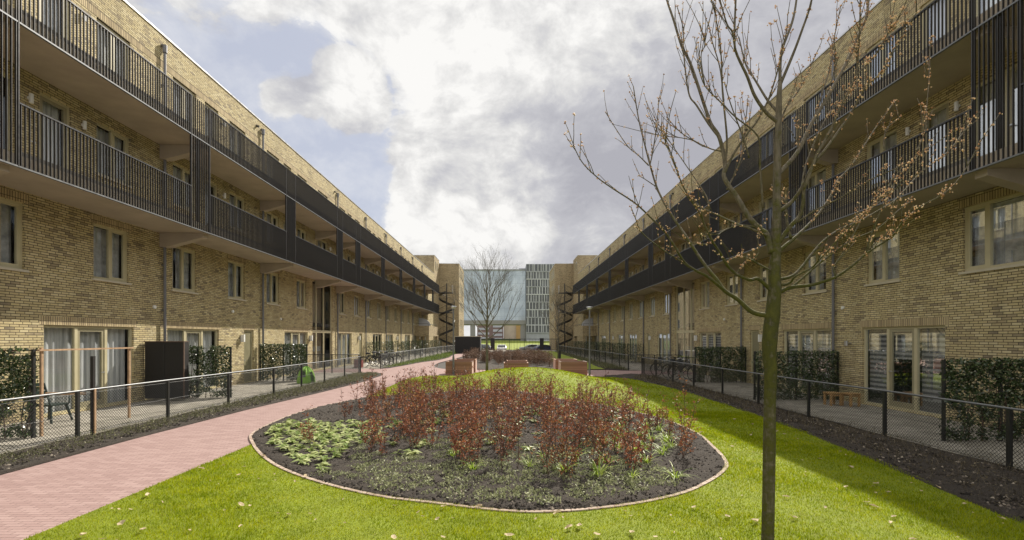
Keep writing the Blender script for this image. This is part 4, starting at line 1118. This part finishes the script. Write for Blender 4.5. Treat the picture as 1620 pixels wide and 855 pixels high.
# ------------------------------------------------------------------ cars
def car(x, y, rz, paintm, label, L=4.2):
    z = tz(x, y)+.006; root = empty('parked_car', (0, 0, 0), label, 'car')
    prof = [(-L/2, .35), (-L/2+.03, .75), (-L/2+.15, .92), (-.95, 1.0), (-.35, 1.38), (.2, 1.46), (1.2, 1.42), (1.75, 1.05), (L/2-.08, .98), (L/2, .6), (L/2-.05, .32)]
    mb = MB(); N = len(prof); secs = [(-.86, .0), (-.82, .06), (0, .08), (.82, .06), (.86, 0)]; vs = []
    for (yy, infl) in [(-.86, 0), (-.80, 1), (.80, 1), (.86, 0)]:
        for (px, pz) in prof:
            narrow = 1-.16*max(0, (pz-.95)/.5); k = .97 if infl == 0 else 1
            vs.append((px*k, yy*narrow, pz if infl else .35+(pz-.35)*.97))
    fs = [tuple(range(N-1, -1, -1)), tuple(3*N+i for i in range(N))]
    for s_ in range(3):
        for i in range(N):
            j = (i+1) % N; fs.append((s_*N+i, s_*N+j, (s_+1)*N+j, (s_+1)*N+i))
    mb.add(vs, fs); b_ = mb.build('body', paintm, root, fix=True)
    gl_ = MB()
    for s_ in (-1, 1):
        pts = [(-.85, .80*s_, 1.0), (-.33, .735*s_, 1.33), (.2, .725*s_, 1.39), (1.12, .73*s_, 1.35), (1.55, .79*s_, 1.05)]
        pts = [(p[0], p[1]+.035*s_, p[2]) for p in pts]; q = [(p[0], p[1]-.06*s_, p[2]) for p in pts]
        gl_.add(pts+q, [(0, 1, 2, 3, 4), (9, 8, 7, 6, 5)]+[(i, (i+1) % 5, (i+1) % 5+5, i+5) for i in range(5)])
    for (x0_, z0_, x1_, z1_) in ((-.97, 1.03, -.40, 1.36), (1.76, 1.08, 1.26, 1.40)):
        dx = -.012 if x0_ < 0 else .012
        gl_.add([(x0_+dx, -.7, z0_+.01), (x0_+dx, .7, z0_+.01), (x1_+dx, .62, z1_+.01), (x1_+dx, -.62, z1_+.01)], [(0, 1, 2, 3)])
    gl_.build('windows', 'car_glass', root, fix=False)
    for s_ in (-1, 1):
        for wx in (-1.28, 1.3):
            wh = MB().tube([(wx, .70*s_, .31), (wx, .88*s_, .31)], .31, 16).build('wheel', 'tyre', root)
            MB().tube([(wx, .875*s_, .31), (wx, .89*s_, .31)], .19, 12).build('rim', 'galvanised', wh)
        MB().box((-L/2-.005, .48*s_, .66), (-L/2+.12, .76*s_, .80)).build('headlight', 'headlight', root)
        MB().box((L/2-.12, .5*s_, .7), (L/2+.003, .76*s_, .9)).build('tail_light', 'red_plastic', root)
    MB().box((-L/2-.02, -.26, .42), (-L/2+.02, .26, .53)).build('number_plate', 'lamp_white', root)
    root.location = (x, y, z); root.rotation_euler.z = rz
car(-.95, 89, PI/2, 'car_white', 'small white car seen end on behind the bar gate')
car(4.5, 93, .12, 'car_silver', 'silver hatchback parked side on behind the right gate pillar')
car(7.2, 90.5, PI+.35, 'car_blue', 'dark blue car parked at the far right behind the gate')
car(-4.0, 90, PI/2+.2, 'car_black', 'black car partly hidden behind the dark storage enclosure', 4.4)
car(-5.2, 96.5, .0, 'car_silver', 'silver car across the road, left of the bare tree trunk')

# ------------------------------------------------------------------ patio things, left
root = empty('garden_cabinet', (-10.7, 15.3, 0), 'tall black cabinet with a brown rim standing against the left wall', 'cabinet')
MB().box((-11.42, 15.25, .08), (-10.2, 15.5, 1.86)).build('body', 'shed_black', root)
MB().box((-10.195, 15.22, .08), (-10.17, 15.27, 1.89)).box((-11.45, 15.22, 1.86), (-10.197, 15.52, 1.89)).build('rim', 'stem_brown', root)
MB().box((-10.82, 15.238, .12), (-10.80, 15.247, 1.82)).build('door_joint', 'fence_black', root)
root = empty('pergola', (-9.4, 9.8, 0), 'raw orange timber frame of two posts and a beam on the left patio', 'timber frame')
MB().box((-9.415, 9.735, 0), (-9.37, 9.78, 1.80)).build('post', 'wood_frame', root)
MB().box((-9.415, 12.0, 0), (-9.37, 12.045, 1.74)).build('post', 'wood_frame', root)
MB().box((-9.365, 9.66, 1.73), (-9.34, 12.1, 1.765)).build('beam', 'wood_frame', root)
MB().box((-11.45, 9.665, 1.73), (-9.37, 9.70, 1.765)).build('beam', 'wood_frame', root)
MB().box((-9.355, 9.8, .84), (-8.56, 9.84, .89)).build('lower_rail', 'wood_frame', root)
root = empty('tall_post', (-8.5, 9.95, 0), 'tall black square post with a timber side standing by the left fence', 'post')
MB().box((-8.55, 9.92, 0), (-8.49, 9.98, 1.62)).build('post', 'shed_black', root)
MB().box((-8.486, 9.93, 0), (-8.465, 9.97, .95)).build('batten', 'wood_frame', root)
# plastic garden chair
root = empty('garden_chair', (-10.8, 11.4, 0), 'dark green plastic garden chair at the left patio door', 'chair')
cx, cy = -10.82, 11.45
MB().box((cx-.24, cy-.24, .40), (cx+.24, cy+.24, .435)).build('seat', 'plastic_green', root)
bk = MB().tube([(cx-.22, cy-.24, .43), (cx-.36, cy-.23, .9)], .02, 6).tube([(cx-.22, cy+.24, .43), (cx-.36, cy+.23, .9)], .02, 6)
for q in range(4): bk.box((cx-.30-.03*q*.9, cy-.22, .55+.1*q), (cx-.275-.03*q*.9, cy+.22, .62+.1*q))
bk.build('backrest', 'plastic_green', root)
for sx_ in (-1, 1):
    for sy_ in (-1, 1):
        MB().tube([(cx+.19*sx_, cy+.2*sy_, .42), (cx+.29*sx_, cy+.27*sy_, 0)], [.035, .022], 6).build('leg', 'plastic_green', root)
for sy_ in (-1, 1): MB().tube([(cx-.30, cy+.27*sy_, .66), (cx+.2, cy+.28*sy_, .64), (cx+.24, cy+.24*sy_, .42)], .02, 6).build('armrest', 'plastic_green', root)
# green toy
root = empty('play_house', (-8.85, 21.2, 0), 'bright green plastic play dome with a window hole behind the left fence', 'toy')
mb = MB(); A = []
nu, nv = 12, 22
def sp(u, v, r): return (-8.85+.36*r*math.sin(u)*math.cos(v), 21.3+.45*r*math.sin(u)*math.sin(v), .02+.70*r*math.cos(u))
for r in (1, .93):
    for i in range(nu+1):
        for j in range(nv): A.append(sp(i/nu*PI/2, j/nv*2*PI, r*(1+.04*math.cos(j*PI))))
fs = []
for i in range(nu):
    for j in range(nv):
        hole = (5 <= i <= 8 and j in (15, 16, 17)) or (i >= 6 and j in (20, 21, 0))
        if hole: continue
        a = i*nv+j; b_ = i*nv+(j+1) % nv; fs.append((a, b_, b_+nv, a+nv)); o_ = (nu+1)*nv; fs.append((a+o_, a+nv+o_, b_+nv+o_, b_+o_))
mb.add(A, fs).build('shell', 'toy_green', root)
MB().box((-8.98, 20.98, .12), (-8.78, 21.3, .34)).build('step', 'grey_plastic', root)
# stools on the right patio
st = local('wooden_stool', 'low wooden trestle stool on the right patio, the one nearer the drainpipe', 'stool', 'wooden stools on the right patio')
for x in (-.17, .17):
    for y in (-.17, .17): MB().box((x-.03, y-.03, 0), (x+.03, y+.03, .42)).build('leg', 'wood_stool', st)
MB().box((-.21, -.21, .42), (.21, .21, .465)).build('seat', 'wood_stool', st)
MB().box((-.14, -.185, .34), (.14, -.155, .40)).build('rail', 'wood_stool', st); MB().box((-.14, .155, .34), (.14, .185, .40)).build('rail', 'wood_stool', st)
s2 = copy_tree(st, label='low wooden trestle stool on the right patio, the one nearer the glazed door')
st.scale = (.86, .86, .86); s2.scale = (.86, .86, .86); st.location = (10.1, 15.0, -.09); s2.location = (10.52, 14.8, -.09); s2.rotation_euler.z = .2

# ------------------------------------------------------------------ bicycles
def bicycle(label, group):
    e = local('bicycle', label, 'bicycle', group); R = .34
    for x in (-.53, .53):
        ring = [(x+R*math.cos(a), 0, R+R*math.sin(a)) for a in np.linspace(0, 2*PI, 25)]
        w_ = MB().tube(ring, .019, 6, False).build('wheel', 'tyre', e)
        s_ = MB()
        for k in range(12):
            a = 2*PI*k/12; s_.tube([(x, 0, R), (x+(R-.02)*math.cos(a), 0, R+(R-.02)*math.sin(a))], .0025, 3, False)
        s_.tube([(x, -.05, R), (x, .05, R)], .02, 8); s_.build('spokes', 'galvanised', w_)
        g = MB(); arc = [(x+(R+.035)*math.cos(a), 0, R+(R+.035)*math.sin(a)) for a in np.linspace(.2, PI-.3 if x > 0 else PI, 12)]
        g.tube(arc, .018, 5).build('mudguard', 'fence_black', e)
    f = MB()
    for a, b_ in (((-.53, 0, R), (-.12, 0, .30)), ((-.12, 0, .30), (-.25, 0, .86)), ((-.12, 0, .30), (.33, 0, .72)), ((-.22, 0, .74), (.30, 0, .84)), ((-.53, 0, R), (-.22, 0, .74)), ((.27, 0, .95), (.40, 0, .62)), ((.40, 0, .62), (.53, 0, R))):
        f.tube([a, b_], .018, 6)
    f.build('frame', 'fence_black', e)
    MB().tube([(.27, 0, .93), (.25, 0, 1.05)], .014, 6).tube([(.05, -.27, 1.02), (.22, -.24, 1.07), (.27, 0, 1.05), (.22, .24, 1.07), (.05, .27, 1.02)], .013, 6).build('handlebar', 'galvanised', e)
    MB().tube([(-.40, 0, .93), (-.28, 0, .94), (-.12, 0, .935)], [.075, .07, .025], 8).build('saddle', 'tyre', e)
    MB().box((-.75, -.06, .74), (-.32, .06, .755)).tube([(-.70, .05, .74), (-.53, .05, R)], .006, 4).build('carrier', 'fence_black', e)
    MB().tube([(-.12, .06, .30), (-.12, -.06, .30)], .09, 12).build('chainwheel', 'galvanised', e)
    return e
GL = 'bicycles parked outside the left entrance'; GRt = 'bicycles parked outside the right entrance'
b0 = bicycle('black bicycle outside the right entrance, nearest to the camera', GRt)
lab = ['middle one of the black bicycles outside the right entrance', 'black bicycle outside the right entrance, farthest from the camera']
b0.location = (8.6, 22.6+.9, -.09); b0.rotation_euler.z = -.9
for (x, y, r), l in zip(((8.75, 24.7, -.75), (8.55, 26.1, -.8)), lab):
    c = copy_tree(b0, label=l); c.location = (x, y, -.09); c.rotation_euler.z = r
for (x, y, r), l in zip(((-9.1, 32.6, .5), (-8.7, 33.6, .6), (-9.2, 34.5, .4), (-8.6, 35.6, .55)), ('nearest bicycle beyond the left entrance fence', 'second bicycle beyond the left entrance fence', 'third bicycle beyond the left entrance fence', 'farthest bicycle beyond the left entrance fence')):
    c = copy_tree(b0, label=l); c['group'] = GL; c.location = (x, y, .01); c.rotation_euler.z = r
root = empty('crate', (-9.9, 32.3, .0), 'dull red plastic crate standing by the left bicycles', 'crate')
cr = MB().box((-10.15, 32.1, 0), (-9.65, 32.13, .55)).box((-10.15, 32.47, 0), (-9.65, 32.5, .55)).box((-10.15, 32.13, 0), (-10.12, 32.47, .55)).box((-9.68, 32.13, 0), (-9.65, 32.47, .55)).box((-10.12, 32.13, .02), (-9.68, 32.47, .05))
cr.build('box', 'red_plastic', root); MB().box((-10.17, 32.08, .55), (-9.63, 32.52, .58)).build('lid', 'grey_plastic', root)

# ------------------------------------------------------------------ bare trees in the distance
def bare_tree(x, y, H, trunk_h, spread_, label, seed, r0=.08, levels=5):
    r = random.Random(seed); root = empty('bare_tree', (x, y, tz(x, y)), label, 'tree'); z = tz(x, y)
    tr_ = MB(); br = MB()
    tr_.tube([(x, y, z-.05), (x+.01, y, z+trunk_h*.5), (x-.01, y, z+trunk_h), (x+.03, y, z+trunk_h+(H-trunk_h)*.35), (x, y, z+H*.8)], [r0, r0*.85, r0*.72, r0*.5, r0*.15], 10)
    tr_.build('trunk', 'bark_moss' if False else 'trunk_grey', root, smooth=True)
    def grow(p, d, L, rad, lv):
        pts = [p]; q = p.copy(); dd_ = d.copy(); n = 4
        for i in range(n):
            dd_ = (dd_+Vector((r.gauss(0, .09), r.gauss(0, .09), r.gauss(.06, .06)))).normalized(); q = q+dd_*L/n; pts.append(q.copy())
        br.tube(pts, [rad*(1-.55*i/n) for i in range(n+1)], 4 if lv > 1 else 6, False)
        if lv >= levels: return
        k = 3 if lv < 2 else r.choice((2, 3, 3, 4))
        for i in range(k):
            t_ = r.uniform(.35, 1) if i else 1.0
            idx = min(n-1, int(t_*n)); p0 = pts[idx].lerp(pts[min(n, idx+1)], t_*n-idx if idx < n else 0)
            a = r.uniform(0, 2*PI); sp_ = r.uniform(.2, .6)
            u = dd_.orthogonal().normalized(); v = dd_.cross(u)
            nd = (dd_*math.cos(sp_)+(u*math.cos(a)+v*math.sin(a))*math.sin(sp_)).normalized()
            grow(p0, nd, L*r.uniform(.58, .82), rad*.55*r.uniform(.8, 1.1), lv+1)
    n0 = 20
    for i in range(n0):
        t_ = .35+.65*i/(n0-1); a = i*2.4+r.uniform(-.3, .3); el = .55+.75*(i/(n0-1))
        d = Vector((math.cos(a)*math.cos(el)*spread_, math.sin(a)*math.cos(el)*spread_, math.sin(el))).normalized()
        hh_ = trunk_h+(H*.8-trunk_h)*(i/(n0-1))**1.1*.9; grow(Vector((x, y, z+hh_)), d, (H-trunk_h)*r.uniform(.36, .44)*(1-.45*i/(n0-1)), r0*.40*(1-.4*i/(n0-1)), 1)
    br.build('branches', 'trunk_grey', root)
bare_tree(-1.08, 26.0, 6.15, 1.9, .95, 'bare many branched young tree on the lawn edge in the middle of the courtyard', 5, .085)
bare_tree(4.55, 43, 6.3, 2.0, .8, 'thin bare tree in front of the right spiral stair', 11, .07, 4)
MB().box((-1.16, 25.91, tz(-1.08, 25.9)), (-1.0, 25.93, tz(-1.08, 25.9)+.02))
root = empty('tree_stake', (4.7, 40, 0), 'short dark post on the far lawn in front of the thin bare tree', 'post')
MB().box((4.3, 39.9, 0), (4.45, 40.05, .95)).build('post', 'box_dark', root); MB().box((4.28, 39.88, .95), (4.47, 40.07, .98)).build('cap', 'fence_black', root)

# ------------------------------------------------------------------ the budding tree in front
TY = 4.3
tree = empty('budding_tree', tuple(at(1214, 900, TY)), 'young tree with mossy trunk and orange buds standing in the foreground at right', 'tree')
PX = TY/F      # metres per pixel at the trunk
tm = MB()
tr_pts = [(1213, 915, 11.5), (1214, 880, 10.5), (1216, 780, 10.1), (1217, 700, 10), (1218, 640, 10), (1219, 585, 10.6), (1217, 560, 12), (1218, 540, 12.5), (1219, 520, 12.2), (1222, 498, 12.6), (1224, 480, 11.5), (1226, 455, 10.5), (1225, 435, 10), (1227, 400, 9), (1228, 365, 8), (1229, 330, 7.2), (1229, 290, 6.6), (1230, 250, 6), (1231, 210, 5.6), (1232, 180, 4.8), (1233, 150, 4.2), (1234, 130, 3.8)]
tm.tube([at(a, b_, TY) for a, b_, c in tr_pts], [c*PX*.88 for a, b_, c in tr_pts], 18)
# (pixel path, start radius px, end radius px, depth change along the branch in metres)
BR = [
 ([(1234, 132), (1236, 84), (1253, 36), (1260, 0), (1266, -60), (1270, -120)], 3.4, 1.2, .3),
 ([(1234, 135), (1253, 90), (1267, 53), (1284, 0), (1292, -70), (1305, -130)], 3.4, 1.2, -.3),
 ([(1229, 192), (1212, 178), (1194, 152), (1182, 121), (1166, 87), (1162, 64), (1164, 0), (1168, -70)], 4.0, 1.4, -.4),
 ([(1162, 70), (1158, 50), (1150, 38), (1139, 0), (1130, -40)], 2.2, 1.0, -.2),
 ([(1231, 178), (1215, 160), (1194, 126), (1180, 103), (1169, 59)], 3.2, 1.0, .4),
 ([(1221, 401), (1213, 372), (1202, 363), (1185, 344), (1167, 314), (1146, 282), (1147, 258), (1138, 218), (1125, 197), (1117, 175), (1102, 129), (1091, 98), (1078, 72), (1066, 33), (1055, 0), (1048, -30)], 6.5, 1.6, .7),
 ([(1141, 222), (1122, 198), (1102, 167), (1091, 152), (1085, 118), (1081, 74), (1081, 46), (1071, 10)], 2.4, .8, .3),
 ([(1147, 258), (1150, 220), (1143, 144), (1141, 90), (1135, 44), (1130, 9)], 2.6, .8, -.3),
 ([(1145, 160), (1139, 108), (1127, 67), (1122, 42)], 1.6, .7, .1),
 ([(1207, 330), (1202, 260), (1199, 216), (1163, 185), (1138, 160), (1115, 136), (1104, 105)], 2.4, .8, -.5),
 ([(1115, 137), (1109, 90), (1115, 69), (1107, 36)], 1.3, .6, .0),
 ([(1185, 250), (1176, 219), (1156, 165), (1146, 130)], 2.0, .8, -.2),
 ([(1146, 275), (1160, 245), (1180, 215), (1199, 190), (1217, 154), (1230, 113), (1237, 87), (1246, 40)], 2.8, 1.0, -.35),
 ([(1216, 500), (1190, 494), (1167, 474), (1146, 460), (1134, 443), (1120, 426), (1105, 405), (1089, 380), (1072, 355), (1054, 327), (1040, 299), (1030, 267), (1019, 225), (1010, 187), (1002, 137)], 5.2, .9, .9),
 ([(1028, 262), (1033, 239), (1040, 190), (1042, 155)], 1.5, .7, .1),
 ([(1026, 262), (1010, 246), (991, 229), (958, 178)], 1.5, .7, .2),
 ([(1037, 295), (1019, 283), (1010, 278)], 1.0, .6, .05),
 ([(1146, 460), (1134, 450), (1118, 437), (1100, 428), (1082, 414), (1066, 388), (1051, 366), (1033, 348), (1005, 322), (970, 299), (945, 281), (921, 257), (907, 230)], 3.4, .8, -.6),
 ([(1090, 423), (1075, 412), (1051, 397), (1016, 369), (1005, 345), (998, 327)], 1.5, .7, -.3),
 ([(1222, 462), (1200, 442), (1185, 443), (1164, 433), (1149, 418), (1138, 398), (1127, 382), (1119, 366), (1107, 338), (1093, 316), (1079, 292), (1068, 260), (1058, 236), (1044, 222)], 4.0, .7, -.8),
 ([(1214, 373), (1190, 363), (1162, 353), (1139, 342), (1110, 329), (1089, 309), (1075, 281), (1062, 250)], 2.6, .7, .5),
 ([(1122, 330), (1118, 312), (1103, 288), (1082, 257), (1058, 222), (1040, 194)], 1.4, .6, .3),
 ([(1195, 360), (1180, 357), (1162, 358), (1141, 368), (1129, 381), (1112, 387), (1090, 384)], 1.7, .7, -.5),
 ([(1222, 430), (1202, 419), (1183, 409), (1167, 407), (1150, 414)], 2.0, .8, -.3),
 ([(1190, 413), (1200, 400), (1199, 380), (1202, 362)], 1.2, .7, .1),
 ([(1165, 434), (1176, 418), (1186, 412)], 1.0, .6, .1),
 ([(1145, 240), (1125, 236), (1096, 222), (1075, 208), (1054, 185)], 1.5, .7, .3),
 ([(1096, 222), (1075, 218), (1054, 216), (1026, 211)], 1.0, .6, .1),
 ([(1150, 300), (1165, 270), (1175, 240), (1178, 210), (1183, 160)], 1.8, .8, .2),
 ([(1228, 402), (1232, 398), (1246, 386), (1258, 376), (1270, 365), (1281, 354), (1298, 335), (1319, 302), (1325, 286), (1349, 260), (1381, 209), (1416, 160)], 4.6, .9, .6),
 ([(1262, 352), (1290, 333), (1328, 314), (1377, 285), (1426, 262), (1476, 230), (1532, 191)], 2.0, .8, -.5),
 ([(1222, 400), (1237, 377), (1251, 358), (1265, 342), (1270, 323), (1272, 300), (1276, 290), (1293, 244), (1314, 206), (1329, 171), (1353, 121), (1358, 80), (1360, 50), (1361, 0), (1360, -40)], 5.0, 1.0, -.6),
 ([(1353, 120), (1380, 93), (1402, 59), (1420, 31)], 1.6, .7, -.2),
 ([(1230, 277), (1251, 255), (1266, 234), (1284, 196), (1312, 149), (1337, 104), (1357, 59), (1370, 28), (1374, 0), (1380, -50)], 5.0, 1.8, .5),
 ([(1228, 338), (1251, 321), (1268, 298), (1286, 262), (1307, 235), (1346, 180), (1368, 140), (1396, 112), (1420, 67), (1450, 20)], 4.2, .8, -.8),
 ([(1226, 441), (1240, 441), (1256, 435), (1270, 421), (1286, 400), (1302, 382), (1320, 368), (1335, 360), (1363, 348), (1395, 330), (1419, 314), (1458, 272), (1500, 240), (1534, 196)], 3.4, .7, .8),
 ([(1226, 450), (1240, 451), (1251, 447), (1258, 438), (1284, 424), (1295, 413), (1320, 386), (1353, 353), (1384, 321), (1426, 293), (1460, 270)], 2.8, .7, -.6),
 ([(1226, 462), (1242, 458), (1254, 453), (1270, 440), (1293, 420), (1320, 399), (1346, 381), (1388, 362), (1419, 335), (1444, 316)], 3.2, .7, .3),
 ([(1228, 466), (1245, 457), (1258, 454), (1284, 451), (1305, 445), (1325, 437), (1348, 421), (1370, 402), (1402, 381), (1414, 372), (1430, 349), (1455, 328), (1497, 304), (1525, 272), (1549, 227)], 4.2, .7, -.7),
 ([(1370, 402), (1376, 378), (1391, 339), (1410, 300), (1440, 255)], 1.5, .6, -.2),
 ([(1322, 437), (1318, 424), (1323, 416), (1342, 388), (1367, 342), (1398, 311), (1420, 262)], 1.8, .7, .3),
 ([(1375, 395), (1392, 378), (1402, 378)], 1.1, .7, .0),
 ([(1251, 377), (1246, 356), (1242, 319), (1235, 312)], 3.0, 1.6, .2),
 ([(1263, 240), (1262, 205), (1258, 185)], 2.0, 1.2, .0),
 ([(1284, 198), (1300, 150), (1312, 110), (1320, 60), (1330, 10)], 1.8, .8, .4),
 ([(1300, 168), (1318, 120), (1322, 80)], 1.4, .7, -.1),
 ([(1232, 200), (1245, 168), (1262, 145), (1280, 110), (1296, 75)], 2.0, .8, .4),
 ([(1268, 300), (1275, 260), (1300, 200), (1320, 170), (1345, 150)], 1.8, .8, .5),
 ([(1398, 235), (1402, 205), (1425, 185)], 1.0, .6, .1),
 ([(1450, 240), (1464, 205), (1466, 170), (1470, 120), (1472, 60)], 1.3, .6, .2),
]
bud_sites = []; twigs = MB(); rr = random.Random(3)
bm_ = MB()
for (pp, ra, rb, dy) in BR:
    # smooth path
    q = catmull([(a, b_) for a, b_ in pp], 5, False); n = len(q)
    base = TY
    # start depth: nearest trunk or parent depth kept at TY plus share
    depth = lambda i: TY + dy*(i/(n-1))**1.2
    if not (abs(pp[0][0]-1225) < 14):   # side branch: begin at its parent's depth
        par = min(((abs(bx-pp[0][0])+abs(by-pp[0][1])), d_) for (bx, by, d_) in DEP) if False else None
    pts = []
    d0 = 0.0
    if 'DEP' in globals() and not (abs(pp[0][0]-1225) < 12):
        k_ = min(DEP, key=lambda t_: (t_[0]-pp[0][0])**2+(t_[1]-pp[0][1])**2); d0 = k_[2]-TY
    for i, (a, b_) in enumerate(q):
        Yd = TY+d0+dy*(i/(n-1))**1.2; pts.append(at(a, b_, Yd))
        globals().setdefault('DEP', []).append((a, b_, Yd))
    rad = [(ra*.80+(rb*.85-ra*.80)*(i/(n-1))**.7)*PX for i in range(n)]
    rad = [r_*(pts[i].y/TY) for i, r_ in enumerate(rad)]
    bm_.tube(pts, rad, 8 if ra > 2 else 6)
    # knobbly nodes + buds + side twigs on the outer part
    for i in range(n):
        f_ = i/(n-1)
        if f_ < (.45 if ra > 2 else .15): continue
        p = pts[i]
        if rad[i] < 3.0*PX:
            bud_sites.append((p, 1.0 if q[i][0] > 1040 else .7)) if (f_ > .6 or rr.random() < .35) else None
            if rr.random() < (.5 if q[i][1] < 260 else .3):
                d = (pts[min(i+1, n-1)]-pts[i-1]).normalized(); u = d.orthogonal().normalized(); v = d.cross(u); a = rr.uniform(0, 2*PI)
                nd = (d*.75+(u*math.cos(a)+v*math.sin(a))*.5+Vector((0, 0, .55))).normalized(); L = rr.uniform(.08, .30)*(1.5 if q[i][1] < 260 and q[i][0] < 1300 else 1)
                tp = [p]; c = p.copy()
                for k in range(3):
                    nd = (nd+Vector((rr.gauss(0, .08), rr.gauss(0, .08), .06))).normalized(); c = c+nd*L/3; tp.append(c.copy())
                    bud_sites.append((c.copy(), .9))
                bm_.tube(tp, [.0034, .003, .0026, .002], 5)
trunk_o = tm.build('trunk', 'bark_moss', tree, smooth=True)
dm = trunk_o.modifiers.new('lumps', 'DISPLACE') if False else None
me = trunk_o.data
for v in me.vertices:   # lumpy bark and pruning scars
    c = Vector((v.co.x, v.co.y, v.co.z)); s_ = 1+.0
    nz = math.sin(c.z*31+c.x*60)*.0022+math.sin(c.z*13+c.y*80+1)*.003+rng.normal()*.0008
    v.co.x += nz; v.co.y += nz*.7
bm_.build('branches', 'bark_moss', tree, smooth=True)
bu = MB(); base = np.array([(1, 0, 0), (0, 1, 0), (-1, 0, 0), (0, -1, 0), (0, 0, 1.2), (0, 0, -1)], float)
bfc = [(0, 1, 4), (1, 2, 4), (2, 3, 4), (3, 0, 4), (1, 0, 5), (2, 1, 5), (3, 2, 5), (0, 3, 5)]
for (p, s_) in bud_sites:
    for k in range(rr.choice((0, 0, 2, 3, 3, 5, 8)) if p.x > 1.9 else rr.choice((0, 2, 2, 3))):
        r_ = rr.uniform(.0045, .0098)*s_; o_ = Vector((rr.gauss(0, .008), rr.gauss(0, .008), rr.gauss(0, .008)))*(1.2 if p.x > 2.2 else .75)
        bu.add([tuple(p+o_+Vector(b_*r_)) for b_ in base], bfc)
bu.build('buds', 'bud', tree)
